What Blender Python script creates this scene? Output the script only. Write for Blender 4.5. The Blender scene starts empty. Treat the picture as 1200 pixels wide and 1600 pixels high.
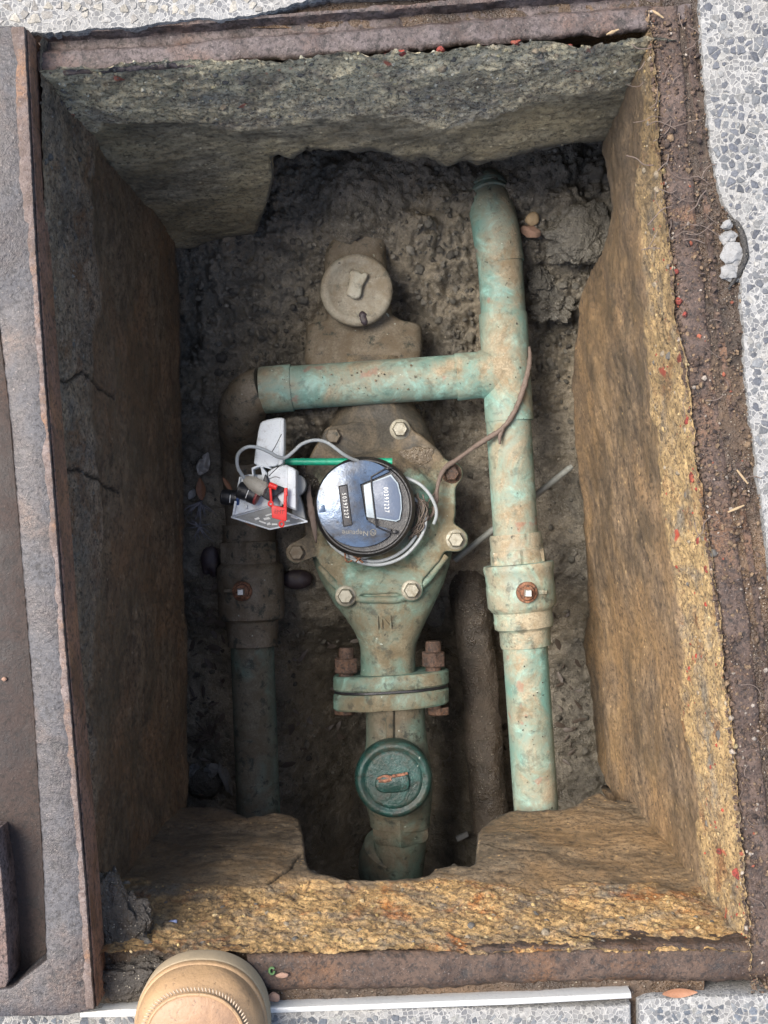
import bpy, math, random
import numpy as np
from mathutils import Vector, Matrix
from mathutils.geometry import tessellate_polygon

random.seed(7)
rng = np.random.default_rng(7)
scene = bpy.context.scene
R = math.radians

# ------------------------------------------------------------------ camera, light, exposure
CAM_H, FPX = 1.2, 2100.0
cam_data = bpy.data.cameras.new('camera')
cam = bpy.data.objects.new('camera', cam_data)
scene.collection.objects.link(cam)
cam.location = (0, 0, CAM_H)
cam_data.sensor_fit = 'VERTICAL'
cam_data.sensor_height = 36.0
cam_data.sensor_width = 27.0
cam_data.lens = FPX / 1600.0 * 36.0
cam_data.clip_start = 0.02
cam_data.clip_end = 500
scene.camera = cam

SUN_DIR = Vector((-0.46, 0.19, 0.865)).normalized()      # towards the sun
world = bpy.data.worlds.new('World')
scene.world = world
world.use_nodes = True
wn = world.node_tree.nodes
wl = world.node_tree.links
wn.clear()
sky = wn.new('ShaderNodeTexSky')
sky.sky_type = 'NISHITA'
sky.sun_disc = False
sky.sun_elevation = math.asin(SUN_DIR.z)
sky.sun_rotation = math.atan2(SUN_DIR.x, SUN_DIR.y)
sky.air_density = 1.0
sky.dust_density = 3.0
bg = wn.new('ShaderNodeBackground')
bg.inputs[1].default_value = 0.12
wo = wn.new('ShaderNodeOutputWorld')
wl.new(sky.outputs[0], bg.inputs[0])
wl.new(bg.outputs[0], wo.inputs[0])

sun_data = bpy.data.lights.new('sun', 'SUN')
sun_data.energy = 3.0
sun_data.angle = R(34)
sun_data.color = (1.0, 0.94, 0.86)
sun = bpy.data.objects.new('sun', sun_data)
scene.collection.objects.link(sun)
sun.rotation_euler = SUN_DIR.to_track_quat('Z', 'Y').to_euler()
sun.location = (0, 0, 5)

scene.view_settings.view_transform = 'Standard'
scene.view_settings.look = 'None'
scene.view_settings.exposure = 1.3
scene.view_settings.gamma = 1.0
scene.view_settings.use_curve_mapping = False


# ------------------------------------------------------------------ maths helpers
def P(px, py, z=0.0):
    """a pixel of the 1200 x 1600 photograph at height z, in metres"""
    k = (CAM_H - z) / FPX
    return Vector(((px - 600) * k, (800 - py) * k, z))


def S(px, z):
    return px * (CAM_H - z) / FPX


def _hash(ix, iy, iz, seed):
    h = (ix.astype(np.int64) * 374761393 + iy.astype(np.int64) * 668265263 + iz.astype(np.int64) * 2147483647 + seed * 974634777) & 0xFFFFFFFF
    h = ((h ^ (h >> 13)) * 1274126177) & 0xFFFFFFFF
    h = (h ^ (h >> 16)) & 0xFFFFFFFF
    h = (h * 2246822519) & 0xFFFFFFFF
    return ((h ^ (h >> 15)) & 0xFFFF) / 65535.0


def vnoise(x, y, z, seed=0):
    x0 = np.floor(x); y0 = np.floor(y); z0 = np.floor(z)
    fx = x - x0; fy = y - y0; fz = z - z0
    ux = fx * fx * (3 - 2 * fx); uy = fy * fy * (3 - 2 * fy); uz = fz * fz * (3 - 2 * fz)
    r = 0
    for dx in (0, 1):
        wx = ux if dx else 1 - ux
        for dy in (0, 1):
            wy = uy if dy else 1 - uy
            for dz in (0, 1):
                wz = uz if dz else 1 - uz
                r = r + wx * wy * wz * _hash(x0 + dx, y0 + dy, z0 + dz, seed)
    return r * 2 - 1


def fbm(p, scale, octv=4, seed=0, gain=0.5):
    x, y, z = p[..., 0] * scale, p[..., 1] * scale, p[..., 2] * scale
    a, t, s = 1.0, 0.0, 0.0
    for i in range(octv):
        t = t + a * vnoise(x + 17.3 * i, y + 5.1 * i, z + 9.7 * i, seed + i)
        s += a
        a *= gain
        x = x * 2.03; y = y * 2.03; z = z * 2.03
    return t / s


def billow(p, scale, octv=3, seed=0, gain=0.5):
    x, y, z = p[..., 0] * scale, p[..., 1] * scale, p[..., 2] * scale
    a, t, s = 1.0, 0.0, 0.0
    for i in range(octv):
        t = t + a * np.abs(vnoise(x + 3.3 * i, y + 15.1 * i, z, seed + i))
        s += a
        a *= gain
        x = x * 2.03; y = y * 2.03; z = z * 2.03
    return t / s


def sstep(a, b, x):
    t = np.clip((x - a) / (b - a), 0, 1)
    return t * t * (3 - 2 * t)


# ------------------------------------------------------------------ object helpers
COL = scene.collection
ORG = {}


def setp(o, label=None, cat=None, group=None, kind=None):
    if label: o['label'] = label
    if cat: o['category'] = cat
    if group: o['group'] = group
    if kind: o['kind'] = kind
    return o


def thing(name, label, cat, loc, group=None):
    o = bpy.data.objects.new(name, None)
    o.empty_display_size = 0.03
    COL.objects.link(o)
    o.location = loc
    ORG[o.name] = Vector(loc)
    return setp(o, label, cat, group)


def obj(name, geo, mat, parent=None, angle=40, tint=None, attrs=None, kind=None, label=None):
    """geo = (verts, faces) in world metres; faces = int array (n,3|4) or list"""
    v, f = geo
    v = np.asarray(v, dtype=np.float64).reshape(-1, 3)
    me = bpy.data.meshes.new(name)
    if parent is not None:
        org = ORG[parent.name]
    else:
        org = Vector((float(v[:, 0].mean()), float(v[:, 1].mean()), float(v[:, 2].min())))
    v = v - np.array(org)
    if isinstance(f, np.ndarray):
        n = len(f); k = f.shape[1]
        me.vertices.add(len(v)); me.vertices.foreach_set('co', v.astype(np.float32).ravel())
        me.loops.add(n * k); me.loops.foreach_set('vertex_index', f.astype(np.int32).ravel())
        me.polygons.add(n)
        me.polygons.foreach_set('loop_start', np.arange(0, n * k, k, dtype=np.int32))
        me.polygons.foreach_set('loop_total', np.full(n, k, dtype=np.int32))
        me.update(calc_edges=True)
    else:
        me.from_pydata([tuple(a) for a in v], [], [tuple(int(i) for i in q) for q in f])
        me.update()
    me.polygons.foreach_set('use_smooth', np.ones(len(me.polygons), dtype=bool))
    if angle is not None and angle < 180:
        me.set_sharp_from_angle(angle=R(angle))
    if tint is not None:
        ca = me.color_attributes.new('tint', 'FLOAT_COLOR', 'POINT')
        t = np.ones((len(v), 4), dtype=np.float32); t[:, :3] = tint
        ca.data.foreach_set('color', t.ravel())
    if attrs:
        for k2, a in attrs.items():
            at = me.attributes.new(k2, 'FLOAT', 'POINT')
            at.data.foreach_set('value', np.asarray(a, dtype=np.float32).ravel())
    me.validate()
    me.materials.append(mat)
    o = bpy.data.objects.new(name, me)
    COL.objects.link(o)
    if parent is not None:
        o.parent = parent
    else:
        o.location = org
    ORG[o.name] = org
    if kind: o['kind'] = kind
    if label: o['label'] = label
    return o


def merge(*geos):
    vs, fs, k = [], [], 0
    for v, f in geos:
        v = [tuple(a) for a in np.asarray(v, dtype=float).reshape(-1, 3)]
        vs += v
        fs += [tuple(int(i) + k for i in q) for q in f]
        k += len(v)
    return vs, fs


def frame_of(d):
    d = Vector(d).normalized()
    a = Vector((0, 0, 1)) if abs(d.z) < 0.9 else Vector((1, 0, 0))
    u = d.cross(a).normalized()
    w = u.cross(d).normalized()
    return u, w


def lathe(p0, p1, prof, n=40, flat=None, noise=0.0, nscale=60):
    """prof = [(t 0..1 along p0->p1, radius)]; flat = number of hex sides"""
    p0 = Vector(p0); p1 = Vector(p1); d = p1 - p0
    u, w = frame_of(d)
    vs, fs = [], []
    for (t, r) in prof:
        c = p0 + d * t
        for k in range(n):
            a = 2 * math.pi * k / n
            rr = r
            if flat:
                s = math.pi / flat
                aa = (a + s) % (2 * s) - s
                rr = r * math.cos(s) / math.cos(aa)
            vs.append(c + u * (rr * math.cos(a)) + w * (rr * math.sin(a)))
    m = len(prof)
    for i in range(m - 1):
        for k in range(n):
            fs.append((i * n + k, i * n + (k + 1) % n, (i + 1) * n + (k + 1) % n, (i + 1) * n + k))
    fs.append(tuple(reversed([k for k in range(n)])))
    fs.append(tuple((m - 1) * n + k for k in range(n)))
    fs = [tuple(reversed(q)) for q in fs]
    if noise:
        v = np.array([tuple(a) for a in vs])
        nz = fbm(v, nscale, 3, 5)
        ax = np.array(d.normalized())
        rel = v - np.array(p0)
        rad = rel - np.outer(rel @ ax, ax)
        ln = np.linalg.norm(rad, axis=1, keepdims=True) + 1e-9
        v = v + rad / ln * (nz * noise)[:, None]
        vs = v
    return vs, fs


def smooth_path(pts, sub=6):
    pts = [Vector(p) for p in pts]
    if len(pts) < 3: return pts
    out = []
    e = [pts[0] * 2 - pts[1]] + pts + [pts[-1] * 2 - pts[-2]]
    for i in range(1, len(e) - 2):
        a, b, c, d = e[i - 1], e[i], e[i + 1], e[i + 2]
        for k in range(sub):
            t = k / sub
            out.append(0.5 * ((2 * b) + (c - a) * t + (2 * a - 5 * b + 4 * c - d) * t * t + (3 * b - a - 3 * c + d) * t ** 3))
    out.append(pts[-1])
    return out


def tube(pts, r, n=10, sub=6, jitter=0.0, flatten=1.0):
    path = smooth_path(pts, sub) if sub else [Vector(p) for p in pts]
    m = len(path)
    if callable(r): rad = [r(i / (m - 1)) for i in range(m)]
    elif isinstance(r, (list, tuple)): rad = list(np.interp(np.linspace(0, 1, m), np.linspace(0, 1, len(r)), r))
    else: rad = [r] * m
    tans = [(path[min(i + 1, m - 1)] - path[max(i - 1, 0)]).normalized() for i in range(m)]
    u, w = frame_of(tans[0])
    vs, fs = [], []
    for i in range(m):
        if i:
            q = tans[i - 1].rotation_difference(tans[i])
            u = q @ u; w = q @ w
        for k in range(n):
            a = 2 * math.pi * k / n
            rr = rad[i] * (1 + jitter * random.uniform(-1, 1))
            vs.append(path[i] + u * rr * math.cos(a) + w * rr * math.sin(a) * flatten)
    for i in range(m - 1):
        for k in range(n):
            fs.append((i * n + k, (i + 1) * n + k, (i + 1) * n + (k + 1) % n, i * n + (k + 1) % n))
    fs.append(tuple(range(n)))
    fs.append(tuple(reversed([(m - 1) * n + k for k in range(n)])))
    fs = [tuple(reversed(q)) for q in fs]
    return vs, fs


def inset(poly, d):
    n = len(poly); out = []
    area = sum(poly[i][0] * poly[(i + 1) % n][1] - poly[(i + 1) % n][0] * poly[i][1] for i in range(n))
    sg = 1 if area > 0 else -1
    for i in range(n):
        p0 = Vector(poly[i - 1][:2]); p1 = Vector(poly[i][:2]); p2 = Vector(poly[(i + 1) % n][:2])
        e1 = (p1 - p0).normalized(); e2 = (p2 - p1).normalized()
        n1 = Vector((-e1.y, e1.x)) * sg; n2 = Vector((-e2.y, e2.x)) * sg
        b = (n1 + n2)
        if b.length < 1e-6: b = n1
        b = b.normalized()
        c = max(0.4, b.dot(n1))
        out.append(p1 + b * d / c)
    return out


def prism(poly, z0, z1, bev=0.0008, tilt=None):
    """poly = list of (x, y) in metres; z1 is the top"""
    poly = [Vector(p[:2]) for p in poly]
    n = len(poly)
    area = sum(poly[i][0] * poly[(i + 1) % n][1] - poly[(i + 1) % n][0] * poly[i][1] for i in range(n))
    if area < 0: poly = poly[::-1]
    rings = [(poly, z0), (poly, z1 - bev), (inset(poly, bev * 0.35), z1 - bev * 0.3), (inset(poly, bev), z1)]
    vs, fs = [], []
    for pl, z in rings:
        for p in pl:
            vs.append((p[0], p[1], z + (tilt(p[0], p[1]) if tilt else 0)))
    for i in range(len(rings) - 1):
        for k in range(n):
            fs.append((i * n + k, i * n + (k + 1) % n, (i + 1) * n + (k + 1) % n, (i + 1) * n + k))
    fs.append(tuple(reversed(range(n))))
    fs.append(tuple((len(rings) - 1) * n + k for k in range(n)))
    return vs, fs


def pxpoly(pts, z):
    return [P(a, b, z)[:2] for a, b in pts]


def chaikin(pts, it=2):
    for _ in range(it):
        n = len(pts); o = []
        for i in range(n):
            a = Vector(pts[i][:2]); b = Vector(pts[(i + 1) % n][:2])
            o += [a * 0.75 + b * 0.25, a * 0.25 + b * 0.75]
        pts = o
    return pts


def box(c, size, rot=None, bev=0.0008):
    hx, hy, hz = size[0] / 2, size[1] / 2, size[2] / 2
    v, f = prism([(-hx, -hy), (hx, -hy), (hx, hy), (-hx, hy)], -hz, hz, bev)
    M = (rot if rot is not None else Matrix.Identity(3))
    return [Vector(c) + M @ Vector(a) for a in v], f


def grid_faces(nu, nv):
    i = np.arange(nu - 1)[:, None]; j = np.arange(nv - 1)[None, :]
    a = (i * nv + j).ravel()
    return np.stack([a, a + 1, a + nv + 1, a + nv], axis=1)


def grid_normals(g):
    du = np.gradient(g, axis=0); dv = np.gradient(g, axis=1)
    n = np.cross(du, dv)
    return n / (np.linalg.norm(n, axis=2, keepdims=True) + 1e-12)


# unit icospheres for lumps
def ico(sub):
    import bmesh
    bm = bmesh.new(); bmesh.ops.create_icosphere(bm, subdivisions=sub, radius=1)
    v = np.array([x.co[:] for x in bm.verts]); f = np.array([[q.index for q in p.verts] for p in bm.faces])
    bm.free()
    return v, f


ICO1, ICO2, ICO3, ICO5 = ico(1), ico(2), ico(3), ico(6)


def lumps(cent, size, cols, base=ICO2, rough=0.28, flat=(0.6, 1.0), seed=1):
    """many deformed stones in one mesh; returns geo, tint"""
    r = np.random.default_rng(seed)
    bv, bf = base
    n = len(cent); m = len(bv)
    cent = np.asarray(cent); size = np.asarray(size).reshape(n, 1, 1)
    sc = r.uniform(flat[0], flat[1], (n, 1, 3))
    v = np.broadcast_to(bv, (n, m, 3)) * sc
    off = r.uniform(0, 50, (n, 1, 3))
    d = fbm(v * 1.0 + off, 1.4, 2, seed)
    v = v * (1 + rough * d[..., None] * 1.8)
    ang = r.uniform(0, 2 * np.pi, (n, 3))
    for ax in range(3):
        c, s = np.cos(ang[:, ax])[:, None], np.sin(ang[:, ax])[:, None]
        i, j = [(1, 2), (0, 2), (0, 1)][ax]
        vi = v[..., i] * c - v[..., j] * s
        vj = v[..., i] * s + v[..., j] * c
        v = v.copy(); v[..., i] = vi; v[..., j] = vj
    v = v * size + cent[:, None, :]
    f = (bf[None] + (np.arange(n) * m)[:, None, None]).reshape(-1, 3)
    t = np.repeat(np.asarray(cols), m, axis=0)
    return (v.reshape(-1, 3), f), t


def stone(name, px, py, z, r, mat, label, cat, flat=(0.8, 0.6, 0.5), seed=1, parent=None, base=ICO3, rot=0.0, rough=0.35, facet=60):
    bv, bf = base
    v = bv * np.array(flat)
    v = v * (1 + rough * fbm(bv * 1.0 + seed * 7.7, 1.3, 3, seed)[:, None])
    if base is ICO5: v = v * (1 + 0.16 * (billow(bv * 1.0 + seed, 3.2, 4, seed, 0.62) - 0.3)[:, None] * 2)
    c, s = math.cos(rot), math.sin(rot)
    v = np.stack([v[:, 0] * c - v[:, 1] * s, v[:, 0] * s + v[:, 1] * c, v[:, 2]], 1) * r + np.array(P(px, py, z))
    o = obj(name, (v, bf), mat, parent, angle=facet)
    if parent is None: setp(o, label, cat)
    return o


# ------------------------------------------------------------------ material helpers
class NT:
    def __init__(s, name):
        s.m = bpy.data.materials.new(name); s.m.use_nodes = True
        s.t = s.m.node_tree; s.t.nodes.clear()
        s.out = s.n('ShaderNodeOutputMaterial'); s.b = s.n('ShaderNodeBsdfPrincipled')
        s.l(s.b.outputs[0], s.out.inputs[0])
        s.pos = s.n('ShaderNodeNewGeometry').outputs['Position']

    def n(s, k): return s.t.nodes.new(k)
    def l(s, a, b): s.t.links.new(a, b)

    def put(s, sock, v):
        if isinstance(v, bpy.types.NodeSocket): s.l(v, sock)
        elif isinstance(v, (tuple, list)) and len(v) == 3 and sock.type == 'RGBA': sock.default_value = (*v, 1)
        else: sock.default_value = v

    def mapped(s, sc, loc=(0, 0, 0), rot=(0, 0, 0)):
        m = s.n('ShaderNodeMapping'); s.l(s.pos, m.inputs[0])
        m.inputs['Scale'].default_value = sc; m.inputs['Location'].default_value = loc; m.inputs['Rotation'].default_value = rot
        return m.outputs[0]

    def noise(s, scale, detail=4, rough=0.55, dist=0.0, vec=None, off=0.0):
        k = s.n('ShaderNodeTexNoise'); s.l(vec if vec is not None else (s.mapped((1, 1, 1), (off, off * .7, off * .3)) if off else s.pos), k.inputs['Vector'])
        k.inputs['Scale'].default_value = scale; k.inputs['Detail'].default_value = detail
        k.inputs['Roughness'].default_value = rough; k.inputs['Distortion'].default_value = dist
        return k.outputs[0]

    def vor(s, scale, feature='F1', rand=1.0, out='Distance', vec=None):
        k = s.n('ShaderNodeTexVoronoi'); k.feature = feature; s.l(vec if vec is not None else s.pos, k.inputs['Vector'])
        k.inputs['Scale'].default_value = scale; k.inputs['Randomness'].default_value = rand
        return k.outputs[out]

    def ramp(s, fac, stops, interp='LINEAR'):
        k = s.n('ShaderNodeValToRGB'); s.put(k.inputs[0], fac); cr = k.color_ramp; cr.interpolation = interp
        while len(cr.elements) < len(stops): cr.elements.new(0.5)
        for e, (p, c) in zip(cr.elements, stops):
            e.position = p; e.color = (*c, 1) if isinstance(c, tuple) else (c, c, c, 1)
        return k.outputs[0]

    def mix(s, fac, a, b, mode='MIX'):
        k = s.n('ShaderNodeMix'); k.data_type = 'RGBA'; k.blend_type = mode
        s.put(k.inputs[0], fac); s.put(k.inputs[6], a); s.put(k.inputs[7], b)
        return k.outputs[2]

    def ma(s, op, a, b=0.0, clamp=False):
        k = s.n('ShaderNodeMath'); k.operation = op; k.use_clamp = clamp
        s.put(k.inputs[0], a); s.put(k.inputs[1], b)
        return k.outputs[0]

    def attr(s, name, out='Fac'):
        k = s.n('ShaderNodeAttribute'); k.attribute_name = name
        return k.outputs[out]

    def nz(s):
        g = s.n('ShaderNodeNewGeometry'); x = s.n('ShaderNodeSeparateXYZ'); s.l(g.outputs['Normal'], x.inputs[0])
        return x.outputs[2]

    def bump(s, h, dist=0.002, strength=1.0, prev=None):
        k = s.n('ShaderNodeBump'); k.inputs['Strength'].default_value = strength; k.inputs['Distance'].default_value = dist
        s.put(k.inputs['Height'], h)
        if prev is not None: s.l(prev, k.inputs['Normal'])
        return k.outputs[0]

    def done(s, col, rough=0.8, normal=None, metal=0.0, spec=0.4, **kw):
        s.put(s.b.inputs['Base Color'], col); s.put(s.b.inputs['Roughness'], rough); s.put(s.b.inputs['Metallic'], metal)
        s.b.inputs['Specular IOR Level'].default_value = spec
        if normal is not None: s.l(normal, s.b.inputs['Normal'])
        for k, v in kw.items(): s.b.inputs[k].default_value = v
        return s.m


def m_soil(name, dark=(0.055, 0.047, 0.034), mid=(0.12, 0.105, 0.078), light=(0.2, 0.165, 0.115), fine=1.0):
    s = NT(name)
    big = s.noise(9, 5, 0.6)
    med = s.noise(55, 6, 0.65, 0.4, off=3)
    c = s.mix(s.ramp(med, [(0.32, 0.0), (0.68, 1.0)]), dark, mid)
    c = s.mix(s.ramp(big, [(0.45, 0.0), (0.66, 0.85)]), c, light)
    fn = s.noise(420, 4, 0.7)
    c = s.mix(s.ramp(fn, [(0.25, 0.0), (0.7, 1.0)]), s.mix(0.55, c, (0.02, 0.017, 0.012)), c)
    gr = s.vor(330); tintc = s.vor(330, out='Color')
    pick = s.ramp(s.ma('MULTIPLY', s.ramp(gr, [(0.12, 1.0), (0.3, 0.0)]), s.ramp(tintc, [(0.62, 0.0), (0.66, 1.0)])), [(0.4, 0), (0.6, 1)])
    c = s.mix(s.ma('MULTIPLY', pick, 0.75), c, (0.36, 0.32, 0.25))
    n1 = s.bump(med, 0.008 * fine, 0.9)
    n2 = s.bump(fn, 0.0022 * fine, 0.9, n1)
    n3 = s.bump(s.ramp(gr, [(0.0, 1.0), (0.45, 0.0)]), 0.0011, 0.8, n2)
    wet = s.ramp(s.noise(18, 4, 0.6, off=9), [(0.45, 0.26), (0.66, 0.75)])
    return s.done(c, wet, n3, spec=0.6)


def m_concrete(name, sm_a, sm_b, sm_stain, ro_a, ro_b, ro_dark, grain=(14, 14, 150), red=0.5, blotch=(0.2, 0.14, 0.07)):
    s = NT(name)
    mask0 = s.attr('rough')
    edge = s.noise(28, 5, 0.65, 0.3, off=2)
    mask = s.ramp(s.ma('ADD', mask0, s.ma('MULTIPLY', s.ma('SUBTRACT', edge, 0.5), 1.6)), [(0.3, 0.0), (0.75, 1.0)])
    g = s.noise(1.0, 5, 0.6, 0.2, vec=s.mapped(grain))
    big = s.noise(7, 5, 0.62, 0.3, off=5)
    c = s.mix(s.ramp(g, [(0.33, 0.0), (0.68, 1.0)]), sm_a, sm_b)
    c = s.mix(s.ramp(big, [(0.44, 0.0), (0.62, 0.9)]), c, sm_stain)
    sp = s.noise(170, 6, 0.78)
    c = s.mix(s.ramp(sp, [(0.39, 0.85), (0.5, 0.0)]), c, (sm_a[0] * .4, sm_a[1] * .4, sm_a[2] * .4))
    c = s.mix(s.ramp(sp, [(0.56, 0.0), (0.68, 0.6)]), c, (ro_b[0] * .7, ro_b[1] * .72, ro_b[2] * .8))
    c = s.mix(s.ramp(s.noise(85, 5, 0.7, off=8), [(0.3, 0.7), (0.42, 0.0)]), c, (sm_a[0] * .35, sm_a[1] * .35, sm_a[2] * .35))
    dp = s.ramp(s.ma('ADD', s.attr('damp'), s.ma('MULTIPLY', s.ma('SUBTRACT', big, 0.5), 1.4)), [(0.45, 0.0), (0.85, 0.75)])
    c = s.mix(dp, c, (sm_a[1] * .55, sm_a[1] * .58, sm_a[1] * .56))
    pit = s.vor(120); pitc = s.vor(120, out='Color')
    c = s.mix(s.ma('MULTIPLY', s.ramp(pit, [(0.1, 1.0), (0.22, 0.0)]), s.ramp(pitc, [(0.7, 0.0), (0.72, 0.7)])), c, ro_b)
    ost = s.ramp(s.noise(10, 7, 0.7, 0.6, off=81), [(0.5, 0.0), (0.66, 0.3)])
    c = s.mix(ost, c, (ro_b[0] * .62, ro_b[1] * .55, ro_b[2] * .45))
    wetp = s.ramp(s.noise(8, 7, 0.7, 0.8, off=71), [(0.46, 0.0), (0.58, 1.0)])
    c = s.mix(s.ma('MULTIPLY', wetp, 0.6), c, s.mix(0.6, c, (0.05, 0.046, 0.04)))
    # broken, rough concrete
    a = s.noise(60, 8, 0.78, 0.8, off=1)
    b = s.noise(230, 6, 0.78, 0.4)
    rc = s.mix(s.ramp(a, [(0.36, 0.0), (0.62, 1.0)]), ro_a, ro_b)
    rc = s.mix(s.ramp(s.noise(20, 7, 0.72, 0.6, off=17), [(0.5, 0.0), (0.62, 0.8)]), rc, (ro_a[1] * .75, ro_a[1] * .62, ro_a[1] * .47))
    rc = s.mix(s.ramp(s.noise(15, 6, 0.7, 0.5, off=27), [(0.52, 0.0), (0.66, 0.75)]), rc, (ro_b[1] * .5, ro_b[1] * .48, ro_b[1] * .42))
    rc = s.mix(s.ramp(s.noise(18, 6, 0.7, 0.5, off=4), [(0.54, 0.0), (0.66, 0.85)]), rc, blotch)
    rc = s.mix(s.ramp(b, [(0.41, 0.85), (0.51, 0.0)]), rc, ro_dark)
    rc = s.mix(s.ramp(s.noise(330, 4, 0.75), [(0.56, 0.0), (0.7, 0.7)]), rc, (min(.8, ro_b[0] * 1.1), min(.8, ro_b[1] * 1.15), ro_b[2] * 1.3))
    redm = s.ramp(s.noise(26, 3, 0.5, off=14), [(0.69, 0.0), (0.72, red)])
    rc = s.mix(redm, rc, (0.42, 0.06, 0.035))
    c = s.mix(mask, c, rc)
    gm = s.ramp(s.ma('ADD', s.attr('grime_shade'), s.ma('MULTIPLY', s.ma('SUBTRACT', s.noise(11, 6, 0.65, 0.4, off=51), 0.5), 1.8)), [(0.3, 0.0), (0.85, 0.8)])  # darker stretches along a wall: dirt, and some shadow mixed into the colour
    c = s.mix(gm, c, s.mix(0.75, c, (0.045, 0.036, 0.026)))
    crk = s.attr('crack')
    c = s.mix(crk, c, (0.012, 0.009, 0.006))
    h = s.mix(mask, s.mix(0.5, g, sp), s.mix(0.5, a, b))
    n1 = s.bump(h, 0.006, 1.0)
    n2 = s.bump(s.noise(600, 3, 0.7), 0.0011, 0.8, n1)
    return s.done(c, s.ramp(wetp, [(0.0, 0.85), (1.0, 0.42)]), n2, spec=0.45)


def m_verdigris(name, teal=(0.12, 0.25, 0.205), pale=(0.24, 0.43, 0.36), base=(0.17, 0.21, 0.165), dirt=(0.33, 0.265, 0.175), dirt_amt=0.5, dark=(0.03, 0.035, 0.028), dark_amt=0.3, rough=(0.5, 0.85), red=0.0, up=True, bump=1.0):
    s = NT(name)
    a = s.noise(14, 6, 0.62, 0.5, off=1)
    b = s.noise(30, 7, 0.7, 0.8, off=6)
    c = s.mix(s.ramp(a, [(0.38, 0.0), (0.62, 1.0)]), base, teal)
    c = s.mix(s.ramp(b, [(0.5, 0.0), (0.66, 0.9)]), c, pale)
    d = s.noise(15, 8, 0.68, 0.5, off=11)
    lo = 0.72 - 0.42 * dirt_amt
    dirt2 = s.mix(s.ramp(s.noise(38, 6, 0.7, 0.5, off=61), [(0.42, 0.0), (0.6, 1.0)]), dirt, (dirt[0] * .6, dirt[1] * .52, dirt[2] * .42))
    dm = s.ramp(d, [(lo - 0.07, 0.0), (lo + 0.12, 0.9)])
    if up: dm = s.ma('MULTIPLY', dm, s.ramp(s.nz(), [(0.1, 0.15), (0.85, 1.0)]))
    fine = s.noise(380, 4, 0.7)
    dc = s.mix(s.ramp(fine, [(0.3, 0.0), (0.65, 1.0)]), (dirt[0] * .55, dirt[1] * .5, dirt[2] * .45), dirt2)
    c = s.mix(dm, c, dc)
    k = s.noise(65, 5, 0.7, 0.3, off=21)
    c = s.mix(s.ramp(k, [(0.36 , dark_amt), (0.46, 0.0)]), c, dark)
    c = s.mix(s.ramp(s.noise(120, 3, 0.6, off=2), [(0.27, 0.8), (0.32, 0.0)]), c, (0.02, 0.022, 0.018))
    c = s.mix(s.ramp(s.noise(130, 3, 0.6, off=4), [(0.71, 0.0), (0.75, 0.6)]), c, (0.5, 0.56, 0.48))
    if red: c = s.mix(s.ramp(s.noise(34, 3, 0.5, off=31), [(0.66, 0.0), (0.7, red)]), c, (0.3, 0.05, 0.03))
    mud = s.ramp(s.ma('ADD', s.attr('mud'), s.ma('MULTIPLY', s.ma('SUBTRACT', s.noise(30, 6, 0.7, 0.5, off=41), 0.5), 1.3)), [(0.4, 0.0), (0.6, 1.0)])
    mc = s.mix(s.ramp(fine, [(0.3, 0.0), (0.7, 1.0)]), s.mix(s.ramp(a, [(0.42, 0.0), (0.6, 1.0)]), (0.03, 0.027, 0.02), (0.1, 0.078, 0.05)), s.mix(s.ramp(a, [(0.42, 0.0), (0.6, 1.0)]), (0.07, 0.062, 0.048), (0.23, 0.175, 0.11)))
    c = s.mix(mud, c, mc)
    n1 = s.bump(b, 0.0016 * bump, 0.8)
    n1 = s.bump(mud, 0.0015, 0.8, n1)
    n2 = s.bump(dm, 0.0007, 0.7, n1)
    n3 = s.bump(fine, 0.0006 * bump, 0.7, n2)
    return s.done(c, s.ramp(d, [(0.35, rough[0]), (0.6, rough[1])]), n3, spec=0.45)


def m_rust(name, a=(0.1, 0.055, 0.04), b=(0.2, 0.15, 0.135), c3=(0.32, 0.17, 0.09), dark=(0.022, 0.018, 0.016), rough=(0.4, 0.85), metal=0.0, spots=0.5, scale=1.0, bump=1.0, spec=0.45):
    s = NT(name)
    n = s.noise(24 * scale, 6, 0.68, 0.4, off=1); m = s.noise(90 * scale, 6, 0.7, 0.3, off=7)
    c = s.mix(s.ramp(n, [(0.38, 0.0), (0.6, 1.0)]), a, b)
    c = s.mix(s.ramp(s.noise(13 * scale, 5, 0.65, off=12), [(0.52, 0.0), (0.68, 0.8)]), c, c3)
    c = s.mix(s.ramp(m, [(0.34, 0.9), (0.45, 0.0)]), c, dark)
    fn = s.noise(480, 4, 0.75)
    c = s.mix(s.ramp(s.noise(260, 5, 0.75, off=5), [(0.4, 0.8), (0.5, 0.0)]), c, dark)
    c = s.mix(s.ramp(fn, [(0.6, 0.0), (0.72, spots)]), c, (0.4, 0.34, 0.3))
    n1 = s.bump(m, 0.0035 * bump, 0.8)
    n2 = s.bump(fn, 0.0012 * bump, 0.8, n1)
    return s.done(c, s.ramp(n, [(0.35, rough[0]), (0.62, rough[1])]), n2, metal, spec)


def m_plain(name, col, rough=0.5, dirt=0.3, dcol=(0.12, 0.095, 0.065), metal=0.0, spec=0.5, scale=60, bump=0.0004, lo=0.5, **kw):
    s = NT(name)
    d = s.noise(scale, 6, 0.7, 0.4, off=3)
    f = s.noise(scale * 7, 4, 0.7)
    c = s.mix(s.ramp(d, [(lo, 0.0), (lo + 0.22, dirt)]), col, dcol)
    c = s.mix(s.ramp(f, [(0.3, dirt), (0.42, 0.0)]), c, (dcol[0] * .5, dcol[1] * .5, dcol[2] * .5))
    n1 = s.bump(s.mix(0.5, d, f), bump * 3, 0.6)
    return s.done(c, s.ramp(d, [(0.4, rough), (0.7, min(1, rough + 0.3))]), n1, metal, spec, **kw)


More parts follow.
